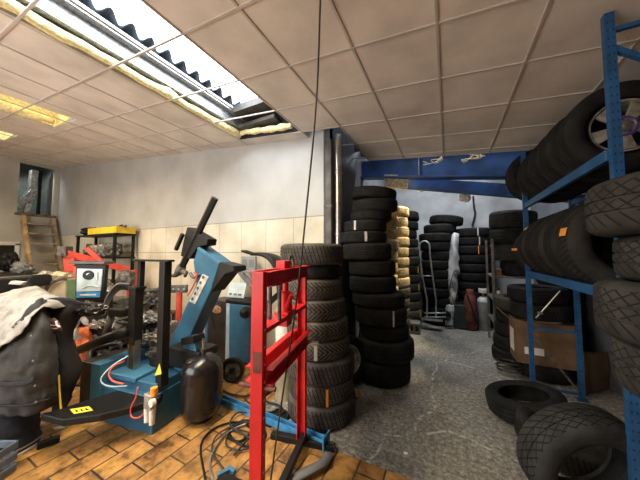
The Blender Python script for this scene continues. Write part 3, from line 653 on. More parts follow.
# rubble pile right of the gas cylinder
for k, (px, py, lb) in enumerate([(502, 318, 'dark scrap casting on the floor beside the gas cylinder'), (507, 333, 'dark scrap casting on the floor near the cardboard box'), (512, 350, 'coil of dark wire on the floor near the cardboard box')]):
    p = Vector([(.98, 6.5, 0), (1.05, 6.05, 0), (.72, 4.35, 0)][k])
    if k < 2:
        bm = bmesh.new(); bmesh.ops.create_icosphere(bm, subdivisions=3, radius=.16); mb = MB()
        mb.add([Vector((v.co.x, v.co.y, v.co.z*.8))*(1+.8*noise.noise(v.co*9+Vector((k*7, 1, 0)))) for v in bm.verts], [[v.index for v in f.verts] for f in bm.faces]); bm.free()
        tag(mb.build('scrap_casting', 'iron', loc=(p.x+.1, p.y+.1, .1)), lb, 'scrap')
    else:
        mb = MB(); pts = [(.15*math.cos(.5*i)*(1+.08*math.sin(i*1.7)), .12*math.sin(.5*i), .015+.004*i) for i in range(40)]
        tag(mb.tube(pts, .012, 6).build('wire_coil', 'black_brown', loc=(p.x, p.y, 0), smooth=PI), lb, 'wire')
t = thing('wooden_stick', 'short orange wooden stick leaning in the scrap beyond the rack', 'stick'); MB().bar(atY(499, 326, 5.0), atY(504, 310, 5.1), .03, .02).build('stick', 'orange', t)
# ---------------------------------------------------------------- red hydraulic press
PA = math.atan2(.77, -.16)
t = thing('hydraulic_press', 'tall red steel workshop press on black feet', 'press', (-1.085, 1.555, 0), PA)
def L(name, mb, m, **k): return mb.build(name, m, t, **k)
for sx, x in ((1, .375), (-1, -.39)):
    # local +x runs away from the camera; web outward on both sides
    mb = MB(); mb.box((x+sx*.022, 0, .795), (.007, .075, 1.49)); mb.box((x, .035, .795), (.05, .007, 1.49)); mb.box((x, -.035, .795), (.05, .007, 1.49))
    u = L('upright', mb, 'red', bevel=.002)
    for k in range(12):
        z = .2+.1*k
        MB().cyl((x, -.0395, z), (x, -.0385, z), .007, 8).build('pin_hole', 'paper', u)
def cross(name, z, hgt, yo, dep, m='red'):
    mb = MB(); mb.box((0, yo, z), (.77, .007, hgt)); s_ = 1 if yo > 0 else -1
    mb.box((0, yo+s_*dep/2, z+hgt/2), (.77, dep, .006)); mb.box((0, yo+s_*dep/2, z-hgt/2), (.77, dep, .006)); return L(name, mb, m)
cross('top_beam', 1.495, .085, .043, .03); cross('top_beam', 1.495, .085, -.043, .03)
cross('bed_channel', .93, .085, .045, .045); cross('bed_channel', .93, .085, -.045, .045)
L('ram_plate', MB().box((0, 0, 1.19), (.74, .09, .03)), 'red', bevel=.003); L('ram_plate', MB().box((0, 0, 1.15), (.10, .07, .06)), 'red', bevel=.003)
L('jack_body', MB().lathe([(0, 1.205), (.05, 1.205), (.05, 1.36), (.03, 1.37), (.022, 1.37), (.022, 1.43), (0, 1.43)], 20), 'red', smooth=SM)
L('jack_foot', MB().box((0, 0, 1.215), (.16, .11, .02)), 'red', bevel=.003)
L('pump_lever_socket', MB().cyl((-.06, -.04, 1.27), (-.1, -.09, 1.36), .016, 10), 'red', smooth=SM)
for y in (.035, -.035):
    mb = MB().tube([(-.18, y, 1.20), (-.18, y, 1.43)], .014, 8); L('return_spring', mb, 'iron', smooth=SM)
L('top_bracket', MB().box((-.03, 0, 1.565), (.13, .07, .06)), 'red', bevel=.004); L('bolt_ring', MB().lathe([(.045, -.01), (.06, 0), (.045, .01), (.035, 0)], 20, closed=True, mtx=Matrix.Translation((.12, 0, 1.575)) @ Matrix.Rotation(PI/2, 4, 'X')), 'iron', smooth=SM)
for x in (.39, -.39):
    L('foot', MB().box((x, 0, .025), (.055, .58, .05)), 'black', bevel=.004)
    L('bed_pin', MB().cyl((x, -.11 if x < 0 else -.15, .87), (x, .12, .87), .014, 12), 'dark_red' if x < 0 else 'steel', smooth=SM)
L('floor_tie', MB().box((0, -.02, .075), (.78, .05, .05)), 'black', bevel=.004)
L('warning_label', MB().box((-.4165, -.005, 1.02), (.002, .05, .12)), 'dark_red')
# blue steel bar on the floor behind the press
t = thing('steel_channel', 'long bright blue steel channel with end plate lying on the floor', 'steel bar')
a, b = Vector((-2.42, 2.05, .0)), Vector((-.97, 1.995, .0))
mb = MB(); mb.bar(a+Vector((0, 0, .012)), b+Vector((0, 0, .012)), .07, .01); mb.bar(a+Vector((0, .03, .04)), b+Vector((0, .03, .04)), .008, .06); mb.bar(a+Vector((0, -.03, .04)), b+Vector((0, -.03, .04)), .008, .06)
mb.build('channel', 'bar_blue', t); MB().box((b.x+.01, b.y, .055), (.012, .13, .11), .0).build('end_plate', 'bar_blue', t, bevel=.003)
MB().tube([(b.x+.02, b.y, .05), (b.x+.08, b.y-.0, .055), (b.x+.11, b.y-.04, .03)], .011, 8).build('hook', 'black', t)
# grey bent rubber strip
pp = spline([flo(329, 455), flo(325, 463, .03), flo(314, 472, .02), flo(300, 479, .015), flo(284, 487, .01)], 6)
mb = MB(); vs = []
for i, p in enumerate(pp):
    d = (pp[min(i+1, len(pp)-1)]-pp[max(i-1, 0)]); d.z = 0; d.normalize(); q = Vector((-d.y, d.x, 0))*.035
    z = Vector((0, 0, .02+.03*math.sin(PI*i/(len(pp)-1)))); p0 = Vector((p.x, p.y, 0)); vs += [p0+q+z, p0-q+z]
mb.add(vs, [(2*i, 2*i+1, 2*i+3, 2*i+2) for i in range(len(pp)-1)])
tag(mb.build('rubber_strip', 'grey_plastic', smooth=PI, solid=.016), 'bent grey rubber strip on the tiles at the end of the blue channel', 'rubber strip')
# hanging cable
cp = [Vector((-.655, 1.29, 3.258)), Vector((-.70, 1.32, 2.6)), Vector((-.79, 1.35, 1.9)), Vector((-.885, 1.385, 1.3)), Vector((-1.03, 1.43, .6)), Vector((-1.14, 1.46, .02))]
tag(MB().tube(spline(cp, 8), .006, 8).build('power_cable', 'rubber_hose', smooth=PI), 'thin black cable hanging from the ceiling in front of the red press', 'cable')
# coils of hose on the floor by the press
def floor_path(pts, z=.012, n=8): return spline([flo(x, y, z+.004*(i % 3)) for i, (x, y) in enumerate(pts)], n)
hs = [('black', [(206, 484), (201, 445), (215, 428), (238, 422), (252, 430), (240, 441), (228, 436), (238, 424), (258, 425), (266, 436), (250, 446), (234, 440), (230, 428), (246, 420), (256, 428), (244, 438)], .009, 'coil of black air hose on the tiles beside the red press'),
      ('steel', [(214, 486), (210, 460), (222, 438), (236, 428), (246, 424)], .010, 'grey hose running under the coil of black hose'),
      ('rubber_hose', [(219, 383), (226, 392), (243, 396), (256, 394), (268, 402), (278, 405), (284, 412), (272, 416)], .010, 'black hose trailing across the tiles from the reel wheel'),
      ('rubber_hose', [(224, 470), (212, 450), (218, 434), (234, 426), (250, 420), (262, 428), (256, 444), (240, 450), (226, 444), (232, 430), (252, 434), (262, 450)], .007, 'thin black tube tangled around the coil of air hose'),
      ('rubber_hose', [(244, 398), (256, 408), (270, 412), (280, 408), (288, 414), (280, 424), (266, 418), (252, 410)], .006, 'thin black lead curled between the press and the tyre stack'),
      ('rubber_hose', [(234, 455), (262, 420), (240, 412), (230, 425), (250, 438), (262, 445)], .009, 'thin black lead looped over the air hose')]
for k, (m, pts, r, lb) in enumerate(hs):
    tag(MB().tube(floor_path(pts, r+.004*k), r, 7).build('air_hose', m, smooth=PI), lb, 'hose')
t = thing('floor_jack', 'low trolley with small blue arms and black plate on the tiles by the press', 'jack')
p = flo(228, 472); MB().bar(flo(219, 478, .03), flo(240, 486, .03), .07, .03).build('plate', 'black', t, bevel=.004)
MB().bar(flo(217, 476, .04), flo(229, 470, .04), .03, .03).build('arm', 'blue_light', t, bevel=.004); MB().bar(flo(228, 468, .04), flo(235, 472, .04), .03, .03).build('arm', 'blue_light', t, bevel=.004)
o = MB().prism([flo(249, 419), flo(283, 409), flo(292, 418), (flo(270, 428))], (0, 0, .012)).build('rubber_mat', 'black'); tag(o, 'dark mat piece on the tiles behind the blue channel', 'mat')
t = thing('steel_angle', 'black steel angle lying on the tiles behind the press', 'steel bar'); mb = MB(); a, b = flo(262, 398), flo(284, 380); mb.bar(a+Vector((0, 0, .02)), b+Vector((0, 0, .02)), .05, .04); mb.build('angle', 'black', t)
t = thing('cylinder_can', 'pale grey canister standing behind the red press', 'canister', (-1.72, 2.45, 0)); MB().lathe([(0, 0), (.10, 0), (.10, .98), (.08, 1.05), (.03, 1.07), (.03, 1.12), (0, 1.12)], 24).build('canister', 'beige', t, smooth=SM); MB().lathe([(.101, .55), (.102, .56), (.102, .9), (.101, .91)], 24).build('label_band', 'paper', t, smooth=SM)
# ---------------------------------------------------------------- tyre changer
t = thing('tyre_changer', 'blue tilt-arm tyre changer with black twin posts', 'tyre changer')
RZ = math.radians(9.5)
def L(name, mb, m, **k): return mb.build(name, m, t, **k)
e1 = Vector((math.cos(RZ), math.sin(RZ), 0)); e2 = Vector((-math.sin(RZ), math.cos(RZ), 0)); O = Vector((-2.45, 1.40, 0))
def tc(x, y, z): return O + e1*x + e2*y + Vector((0, 0, z))
def bx(x0, x1, y0, y1, z0, z1): return MB().box(tc((x0+x1)/2, (y0+y1)/2, (z0+z1)/2), (x1-x0, y1-y0, z1-z0), RZ)
L('base_cabinet', bx(-.70, 0, .05, .62, .04, .42), 'blue', bevel=.008)
L('side_panel', bx(-.80, -.66, -.02, .5, 0, .54), 'blue_light', bevel=.006)
L('end_plate', bx(-.95, -.80, -.02, .55, .0, .54), 'black_brown', bevel=.005)
L('skirt', bx(-.70, .02, 0, .60, 0, .33), 'blue', bevel=.006)
L('tray', bx(-.64, -.25, .03, .3, .40, .45), 'blue_light', bevel=.01)
L('turntable', MB().lathe([(0, .12), (.18, .12), (.2, .09), (.2, .04), (.12, .0), (0, 0)], 32, mtx=Matrix.Translation(tc(-.30, .46, .40))), 'black', smooth=SM)
for k in range(4):
    a = PI/4+PI/2*k; c = tc(-.30, .46, .52)+Vector((math.cos(a)*.14, math.sin(a)*.14, .02)); L('clamp_jaw', MB().box(c, (.12, .05, .05), a), 'iron', bevel=.006)
L('pivot_housing', MB().box((-2.47, 1.82, .56), (.46, .26, .2), .1), 'black', bevel=.015)
L('pivot_bracket', MB().prism([atY(172, 420, 1.72), atY(172, 372, 1.72), atY(181, 350, 1.72), atY(193, 335, 1.72), atY(196, 350, 1.72), atY(190, 420, 1.72)], (0, .06, 0)), 'blue_light', bevel=.004)
L('pedal_box', MB().box(atY(193, 339, 1.74), (.19, .14, .07), rot=Euler((0, -.25, 0))), 'black', bevel=.006)
Yc = 1.86
def cpt(px, py): return atY(px, py, Yc)
L('tilt_column', MB().prism([cpt(163, 356), cpt(196, 284), cpt(193, 262), cpt(198, 246), cpt(221, 263), cpt(213, 285), cpt(181, 356)], (0, .17, 0)), 'blue', bevel=.012)
L('column_end_cap', MB().prism([cpt(220, 262), cpt(234, 266), cpt(235, 271), cpt(226, 274), cpt(219, 283), cpt(212, 292), cpt(213, 284)], (0, .18, 0)), 'black', bevel=.006).location = (0, -.012, 0)
L('column_face_strip', MB().prism([cpt(199, 246), cpt(221, 262), cpt(219, 264), cpt(198, 249)], (0, -.012, 0)), 'blue_light')
L('arm_head', MB().prism([cpt(188.7, 227), cpt(209, 239), cpt(208, 245), cpt(199, 247), cpt(191, 259), cpt(182, 256), cpt(186, 236)], (0, .13, 0)), 'black', bevel=.008).location = (0, -.02, 0)
L('lock_handle', MB().bar(cpt(180, 250)+Vector((0, -.05, 0)), cpt(187, 234)+Vector((0, -.05, 0)), .04, .04), 'black', bevel=.01)
h0, h1 = cpt(215, 198), cpt(181, 269)
L('hex_bar', MB().tube([h0, h1], .037, 6), 'black')
L('mount_head', MB().tube([cpt(182, 266), cpt(180, 271), cpt(176, 275), cpt(171, 276)], [.05, .055, .03, .015], 8), 'iron', smooth=PI)
L('mount_head_wing', MB().tube([cpt(180, 270), cpt(186, 273), cpt(185, 277)], [.03, .03, .015], 8), 'iron', smooth=PI)
L('tool_hook', MB().tube(spline([cpt(190, 273), cpt(193, 277), cpt(197, 277), cpt(200, 274)], 4), .018, 8), 'iron', smooth=PI)
isk = L('instruction_sticker', MB().prism([cpt(189.5, 301), cpt(203, 274), cpt(209, 277), cpt(195.5, 304)], (0, -.006, 0)), 'sticker_white')
mb = MB()
for k in range(5):
    f = k/5+.06; c = cpt(189.5, 301).lerp(cpt(203, 274), f)+Vector((.045, -.008, .01)); MB().box(c, (.035, .003, .03), rot=Euler((0, -.45, 0))).build('pictogram', 'iron', isk)
L('spring_wire', MB().tube(spline([cpt(190, 295)+Vector((0, -.03, 0)), cpt(196, 285)+Vector((0, -.03, 0)), cpt(199, 276)+Vector((0, -.03, 0)), cpt(196, 272)+Vector((0, -.03, 0))], 5), .008, 6), 'red_hose', smooth=PI)
# twin posts
Yp = 1.50
def pp_(px, py): return atY(px, py, Yp)
xl = pp_(135, 330).x; xt = pp_(163.5, 330).x
L('helper_sleeve', MB().box((xl-.0, Yp, .99), (.125, .09, .58)), 'black', bevel=.008)
L('sleeve_lip', MB().box((xl+.01, Yp, 1.285), (.15, .11, .025)), 'black', bevel=.004)
L('piston', MB().box((xl+.0, Yp, .52), (.085, .06, .5)), 'piston_brown', bevel=.006); L('piston_rail', MB().box((xl-.055, Yp, .52), (.018, .06, .45)), 'chrome'); L('piston_rail', MB().box((xl+.055, Yp, .52), (.016, .06, .45)), 'chrome')
L('guide_bar', MB().box((xl+.035, Yp+.02, 1.42), (.055, .05, .30)), 'black', bevel=.004)
L('tall_post', MB().box((xt, Yp, .98), (.09, .075, 1.18)), 'black', bevel=.006)
L('cross_bar', MB().box(((xl+xt)/2+.02, Yp, 1.575), (xt-xl+.14, .07, .02)), 'black', bevel=.004)
L('warning_triangle', MB().prism([pp_(159, 374)+Vector((0, -.04, 0)), pp_(166, 372)+Vector((0, -.04, 0)), pp_(164, 362)+Vector((0, -.04, 0))], (0, -.003, 0)), 'sign_yellow')
L('foot_arm', MB().prism([flo(x, y, .26) for x, y in ((40, 421), (62, 415), (112, 398), (140, 390), (166, 394), (160, 404), (132, 414), (100, 422), (62, 427))], (0, 0, .06)), 'black', bevel=.01)
L('foot_arm_stay', MB().bar(tc(-.5, -.12, .22), tc(-.35, .06, .22), .06, .1), 'black')
lp = [flo(x, y, .322) for x, y in ((70, 409.5), (89, 406.5), (93, 410.5), (74, 414))]
yl = L('yellow_label', MB().prism(lp, (0, 0, .003)), 'sign_yellow')
c0, cx_, cy_ = lp[0], lp[1]-lp[0], lp[3]-lp[0]
for k in range(3):
    a = c0+cx_*(.14+.26*k)+cy_*.25+Vector((0, 0, .004)); MB().prism([a+cy_*.5, a+cx_*.16+cy_*.5, a+cx_*.08], (0, 0, .002)).build('warning_mark', 'black', yl)
L('bead_lever', MB().tube([flo(109, 404, .2), flo(126, 396, .24)], .012, 8), 'chrome', smooth=PI); L('lever_grip', MB().tube([flo(104, 407, .19), flo(110, 403.5, .2)], .02, 8), 'black', smooth=PI)
L('swing_arm', MB().tube([at(72, 353, 2.75), at(100, 341, 2.7), at(127, 331, 2.6)], [.045, .05, .055], 10), 'black', smooth=PI)
L('swing_arm', MB().tube([at(113, 312, 2.75), at(108, 327, 2.75), at(104, 338, 2.72)], [.04, .035, .03], 10), 'iron', smooth=PI)
L('swing_joint', MB().box(at(119, 312, 2.72), (.2, .1, .09), .3), 'black', bevel=.02)
Yr = 1.24
def pr(px, py): return atY(px, py, Yr)
rg = pr(150, 405)
L('air_regulator', MB().box(rg+Vector((0, 0, .03)), (.10, .05, .12)), 'alu', bevel=.008)
for dx in (-.035, .035): L('filter_bowl', MB().lathe([(0, -.16), (.02, -.15), (.024, -.05), (.024, -.03), (0, -.03)], 14, mtx=Matrix.Translation(rg+Vector((dx, 0, .01)))), 'paper', smooth=SM)
L('regulator_knob', MB().cyl(rg+Vector((.05, 0, .09)), rg+Vector((.05, 0, .15)), .026, 12), 'orange', smooth=SM)
L('gauge', MB().cyl(rg+Vector((.075, -.01, .05)), rg+Vector((.075, -.04, .05)), .028, 16), 'white_paint', smooth=SM)
L('red_air_hose', MB().tube(spline([pr(138, 387), pr(136, 397), pr(131, 408), pr(132, 417), pr(140, 417), rg+Vector((-.05, 0, -.05))], 6), .006, 8), 'red_hose', smooth=PI)
L('red_air_hose', MB().tube(spline([at(124, 384, 2.2), at(113, 381, 2.2), at(109, 374, 2.22), at(114, 366, 2.25), at(125, 361, 2.3)], 6), .007, 8), 'red_hose', smooth=PI)
L('clear_air_hose', MB().tube(spline([at(127, 386, 2.22), at(108, 386, 2.2), at(101, 379, 2.2), at(112, 366, 2.25), at(128, 356, 2.3)], 6), .006, 8), 'hose_clear', smooth=PI)
# air tank
t = thing('air_tank', 'glossy black scuffed air tank standing before the tyre changer', 'tank', (-2.24, 1.77, 0))
MB().lathe([(0, .04), (.12, .045), (.17, .07), (.194, .13), (.196, .18), (.196, .48), (.186, .54), (.14, .60), (.06, .635), (0, .64)], 36).build('vessel', 'black_gloss', t, smooth=SM)
MB().lathe([(.08, 0), (.10, 0), (.10, .06), (.08, .06)], 30, closed=True).build('foot_ring', 'black', t, smooth=SM)
MB().cyl((0, 0, .63), (0, 0, .68), .028, 12).build('valve', 'iron', t, smooth=SM); MB().cyl((0, 0, .68), (0, 0, .78), .011, 10).build('safety_valve', 'chrome', t, smooth=SM)
# ---------------------------------------------------------------- wheel balancer against the wall
t = thing('wheel_balancer', 'blue and black wheel balancer with screen against the cream boards', 'wheel balancer', (-3.42, 2.80, 0), .04)
L2 = lambda name, mb, m, **k: mb.build(name, m, t, **k)
L2('side_strip', MB().box((-.05, .14, .46), (.06, .3, .86)), 'blue_light', bevel=.006)
fpn = L2('front_panel', MB().box((.18, .14, .47), (.36, .31, .88)), 'balancer_black', bevel=.008)
L2('cabinet', MB().box((.60, .15, .46), (.46, .30, .84)), 'blue_light', bevel=.01)
L2('corner_strip', MB().box((.40, .0, .46), (.07, .02, .84)), 'hose_clear', bevel=.003)
lg = MB().lathe([(0, .003), (.095, .003), (.105, 0), (.105, -.01)], 28, mtx=Matrix.Translation((.17, -.02, .77)) @ Matrix.Rotation(PI/2, 4, 'X') @ Matrix.Diagonal((1, .58, 1, 1))); lg.build('logo_badge', 'logo_brown', fpn, smooth=SM)
L2('door_seam', MB().tube(spline([(.05, -.018, .85), (.09, -.02, .6), (.2, -.02, .42), (.3, -.02, .36)], 5), .006, 6), 'black')
L2('tool_tray', MB().box((.62, .14, .91), (.56, .30, .06)), 'black', bevel=.015)
L2('spindle', MB().cyl((.70, .02, .80), (.86, -.12, .80), .05, 16), 'black', smooth=SM); L2('spindle_cone', MB().cyl((.82, -.09, .80), (.89, -.15, .80), .085, 20, .04), 'black', smooth=SM)
csn = L2('control_screen', MB().box((.42, .16, 1.06), (.32, .03, .24), rot=Euler((-.35, 0, .1))), 'screen', bevel=.008)
for k in range(3): MB().box((.33+.09*k, .12, 1.0), (.05, .02, .03), rot=Euler((-.35, 0, .1))).build('screen_button', 'grey_plastic', csn)
dsn = L2('display', MB().box((.62, .2, 1.47), (.28, .05, .26)), 'panel_grey', bevel=.01)
for k in range(2): MB().box((.55+.14*k, .172, 1.49), (.09, .006, .12)).build('display_window', 'grey_plastic', dsn)
L2('display_arm', MB().bar((.36, .22, 1.40), (.80, .22, 1.02), .08, .06, up=(0, 1, 0)), 'grey_plastic', bevel=.01)
iv = Matrix.Rotation(-.04, 4, 'Z') @ Matrix.Translation((3.42, -2.80, 0))
def bl(px, py, Y=2.66): return iv @ atY(px, py, Y)
gp = spline([bl(251, 254), bl(262, 255), bl(271, 261), bl(277, 273), bl(279, 292)], 5)
mb = MB(); vs = []
for p in gp: vs += [p, p+Vector((0, .14, .01)), p+Vector((0, .28, 0))]
mb.add(vs, [(3*i+j, 3*i+j+1, 3*i+4+j, 3*i+3+j) for i in range(len(gp)-1) for j in range(2)])
L2('wheel_guard', mb, 'black', smooth=PI, solid=.03)
L2('guard_rib', MB().tube([p+Vector((0, -.01, 0)) for p in gp], .022, 8), 'black', smooth=PI)
L2('guard_handle', MB().tube([bl(242, 251), bl(247, 252), bl(254, 254)], [.018, .026, .02], 8), 'black', smooth=PI)
L2('guard_pivot', MB().bar(bl(279, 290)+Vector((0, .14, 0)), bl(262, 305)+Vector((0, .16, 0)), .06, .06), 'black')
p = flo(230, 384)
t = thing('hose_reel', 'small black wheel with dark spokes on the tiles before the balancer', 'wheel', (p.x, p.y+.04, .16), rot=(PI/2, 0, .35))
MB().lathe([(.12, -.035), (.15, -.03), (.158, 0), (.15, .03), (.12, .035), (.105, 0)], 30, closed=True).build('rim_tyre', 'black', t, smooth=SM)
for k in range(5): MB().bar((0, 0, 0), (.115*math.cos(1.256*k), .115*math.sin(1.256*k), 0), .028, .02).build('spoke', 'iron', t)
MB().cyl((0, 0, -.03), (0, 0, .04), .035, 16).build('hub', 'black', t, smooth=SM); MB().cyl((0, 0, -.02), (0, 0, -.01), .115, 24).build('disc', 'grey_plastic', t, smooth=SM)
t = thing('floor_scraper', 'blue handled scraper leaning by the balancer foot', 'scraper'); MB().bar(flo(216, 372), flo(222, 382, .02), .04, .03).build('blade', 'bar_blue', t)
# ---------------------------------------------------------------- poster panel and pile of engine parts
HY = YAW
t = thing('display_stand', 'black stand with tilted wheel-service poster panel', 'display stand')
dd = 3.15
def fp(px, py, d=dd): return at(px, py, d)
MB().prism([fp(75.5, 263.5), fp(106, 265), fp(103, 300), fp(75, 301)], HX*.05).build('panel_frame', 'black', t, bevel=.008)
pst = MB().prism([fp(78, 268.5, dd-.01), fp(103.3, 269), fp(101, 291), fp(77.3, 291.5)], HX*-.012).build('poster', 'screen', t)
MB().prism([fp(77.3, 292), fp(100.8, 292), fp(100.4, 297), fp(77, 297.5)], HX*-.013).build('blue_band', 'bar_blue', pst)
MB().prism([fp(81, 294), fp(97, 294), fp(96.8, 295.3), fp(81, 295.4)], HX*-.016).build('band_text', 'paper', pst)
ring = MB().lathe([(0, .008), (.03, .008), (.04, .016), (.068, .016), (.072, 0)], 24, mtx=Matrix.Translation(fp(89, 275, dd-.01)) @ Matrix.Rotation(YAW, 4, 'Z') @ Matrix.Rotation(PI/2, 4, 'X') @ Matrix.Diagonal((1, .85, 1, 1))); ring.build('printed_wheel', 'black', pst, smooth=SM)
MB().tube([fp(83, 288, dd-.02), fp(89, 285.5, dd-.02), fp(98, 287, dd-.02)], .008, 6).build('printed_line', 'sticker_white', pst); MB().tube([fp(97, 272, dd-.02), fp(97, 280, dd-.02)], .012, 6).build('printed_line', 'paper', pst)
MB().box(fp(91, 262.5)+HX*.02, (.44, .16, .035), YAW).build('top_bracket', 'lid_dark', t, bevel=.006)
b0 = fp(92, 300); b0 = b0+HX*.14; MB().box((b0.x, b0.y, b0.z/2+.04), (.20, .14, b0.z+.08), YAW).build('post', 'black', t, bevel=.01); MB().box((b0.x, b0.y, .02), (.3, .3, .04), YAW).build('base', 'black', t, bevel=.01)
# engine crane
t = thing('engine_crane', 'red engine crane with its boom stretched over the clutter', 'crane')
MB().bar(at(66, 253, 4.6), at(129, 270, 5.2), .12, .12).build('boom', 'crane_red', t, bevel=.008); MB().bar(at(87, 248, 4.75), at(103, 263, 4.85), .08, .08).build('boom_brace', 'crane_red', t, bevel=.006)
MB().box(at(65, 251, 4.6), (.16, .14, .17), YAW).build('boom_end', 'iron', t, bevel=.004)
MB().prism([at(62.5, 258, 4.6), at(74, 258, 4.6), at(73.5, 272, 4.6), at(64, 272, 4.6)], HX*.15).build('hook_box', 'crane_red', t, bevel=.006)
q = at(133, 270, 5.2); MB().box((q.x, q.y, q.z/2), (.14, .14, q.z), YAW).build('mast', 'crane_red', t, bevel=.006)
f0 = at(79, 306, 3.9); MB().box((f0.x, f0.y, .72), (.12, .12, 1.44), YAW).build('lift_ram', 'crane_red', t, bevel=.006)
MB().bar((f0.x, f0.y, .07), (q.x, q.y, .07), .1, .1).build('base_leg', 'crane_red', t, bevel=.006)
# orange bag
pp = [[at(x0, y, 3.35), at((x0+x1)/2, y, 3.1), at(x1, y, 3.35)] for y, x0, x1 in ((328, 78, 90), (340, 76, 97), (350, 76, 98), (362, 77, 92), (376, 78, 88))]
o = cloth(pp, 4, 5, .05, 6, 8).build('work_bag', 'orange_bag', smooth=PI, solid=.02); tag(o, 'crumpled orange-red plastic sack hanging on the crane foot', 'sack')
def lump(name, p, r, sc, m, label, cat, seed, amp=.5, fr=7, bumps=0):
    bm = bmesh.new(); bmesh.ops.create_icosphere(bm, subdivisions=4, radius=1); mb = MB()
    mb.add([Vector((v.co.x*sc[0], v.co.y*sc[1], v.co.z*sc[2]))*r*(1+amp*noise.noise(v.co*fr*.3+Vector((seed, 0, 0)))+amp*.4*noise.noise(v.co*fr+Vector((0, seed, 0)))) for v in bm.verts], [[v.index for v in f.verts] for f in bm.faces]); bm.free()
    return tag(mb.build(name, m, loc=p, rot=(0, 0, YAW), smooth=SM), label, cat)
def engine(px, py, d, w, label, seed):
    random.seed(seed); base = at(px, py, d)
    t = thing('engine', label, 'engine', (base.x, base.y, base.z), YAW)
    MB().box((0, 0, -w*.25), (w, w*.8, w*.55)).build('engine_block', 'alu', t, bevel=.02)
    MB().box((0, -w*.05, w*.12), (w*.8, w*.6, w*.22)).build('cylinder_head', 'iron', t, bevel=.015)
    for k in range(3): MB().cyl((w*(-.3+.3*k), -w*.42, -w*.15+.03*k), (w*(-.3+.3*k), -w*.52, -w*.15+.03*k), w*(.17-.03*k), 20).build('pulley', ['iron', 'steel', 'black'][k], t, smooth=SM)
    for k in range(5):
        a = [Vector((random.uniform(-.5, .5)*w, random.uniform(-.6, -.3)*w, random.uniform(-.4, .4)*w)) for _ in range(4)]
        MB().tube(spline(a, 5), random.uniform(.012, .022), 7).build('hose', random.choice(['black', 'rubber_hose', 'alu']), t, smooth=PI)
    for k in range(6): MB().box((random.uniform(-.45, .45)*w, -w*random.uniform(.35, .5), random.uniform(-.45, .3)*w), (w*random.uniform(.1, .25), .08, w*random.uniform(.08, .2)), rot=Euler((0, random.uniform(-1, 1), random.uniform(-.4, .4)))).build('bracket', random.choice(['steel', 'iron', 'black', 'alu']), t, bevel=.005)
    return t
def pallet(px, py, d, w, dep, h, label):
    p = at(px, py, d); t = thing('work_table', label, 'table', (p.x, p.y, 0), YAW); MB().box((0, 0, h-.02), (w, dep, .04)).build('table_top', 'iron', t, bevel=.004)
    for sx in (-1, 1):
        for sy in (-1, 1): MB().box((sx*(w/2-.04), sy*(dep/2-.04), (h-.04)/2), (.05, .05, h-.04)).build('leg', 'iron', t)
e = engine(108, 308, 3.6, .62, 'greasy grey engine behind the poster stand', 11)
e = engine(150, 325, 3.2, .5, 'dark engine with hoses visible between the black twin posts', 12)
e = engine(118, 345, 3.1, .42, 'small gearbox unit low behind the swing arm', 13)
e = engine(152, 295, 4.3, .45, 'distant engine unit on the bench against the boards', 14)
for k, (px, py, d, r, m, lb) in enumerate([(102, 300, 3.35, .07, 'alu', 'pale coiled metal part under the poster edge'), (99, 306, 3.3, .06, 'steel', 'bright steel part below the pale coiled one'), (112, 322, 3.2, .08, 'alu', 'pale casting above the swing arm'),
    (98, 324, 3.2, .06, 'steel', 'small bright fitting beside the orange sack'), (149, 318, 3.0, .07, 'alu', 'pale fitting on the dark hose engine'), (150, 300, 3.9, .09, 'iron', 'dark fitting seen between the tops of the twin posts'), (149, 338, 2.95, .08, 'alu', 'pale fitting low on the dark hose engine'), (154, 352, 2.95, .06, 'steel', 'bright fitting beside the cable bundle')]):
    lump('machine_part', at(px, py, d), r, (1.3, .8, .8), m, lb, 'part', 70+k, .9, 9)
pallet(108, 330, 3.6, .6, .5, at(108, 330, 3.6).z-.02, 'low iron work table under the greasy engine')
pallet(150, 345, 3.2, .5, .3, at(150, 342, 3.2).z-.02, 'low iron work table under the dark hose engine')
pallet(152, 310, 4.3, .6, .5, at(152, 312, 4.3).z-.02, 'long iron work table against the cream boards')
pallet(118, 362, 3.1, .4, .3, at(118, 362, 3.1).z-.02, 'short iron stand under the small gearbox unit')
# curved mudguard
rows = [[at(x, y, d) for x, y, d in r] for r in ([(101, 313, 3.0), (107, 296, 3.0), (117, 284, 3.0), (130, 284, 3.05)], [(104, 316, 3.15), (110, 301, 3.15), (119, 290, 3.15), (130, 290, 3.2)])]
tag(cloth(rows, 6, 3, .004, 5).build('mudguard', 'grey_plastic', smooth=PI, solid=.015), 'curved grey mudguard leaning over the greasy engine', 'mudguard')
lump('motor_casing', at(126, 279, 4.6), .15, (1, .8, 1.1), 'iron', 'round dark motor casing under the shelf with the yellow tray', 'casing', 21, .25)
# shelf with yellow tray near the wall
t = thing('shelf_unit', 'black open shelf against the boards near the corner', 'shelf')
p0, p1 = atY(83, 250, 2.85), atY(120, 250, 2.85)
for x in (p0.x, p1.x):
    for y in (2.75, 3.1): MB().box((x, y, 1.04), (.05, .05, 2.08)).build('post', 'black', t)
for z in (2.06, 1.55, 1.0): MB().box(((p0.x+p1.x)/2, 2.92, z), (p1.x-p0.x+.1, .42, .035)).build('shelf_board', 'black', t)
zz = 2.08
t = thing('yellow_tray', 'yellow tray of tools on top of the black shelf', 'tray', ((p0.x*.30+p1.x*.70), 2.9, zz))
mb = MB(); wt = (p1.x-p0.x)*.72; mb.box((0, 0, .01), (wt, .36, .02)); mb.box((0, -.18, .07), (wt, .02, .14)); mb.box((0, .18, .07), (wt, .02, .14)); mb.box((-wt/2, 0, .07), (.02, .36, .14)); mb.box((wt/2, 0, .07), (.02, .36, .14)); mb.build('tray', 'yellow', t)
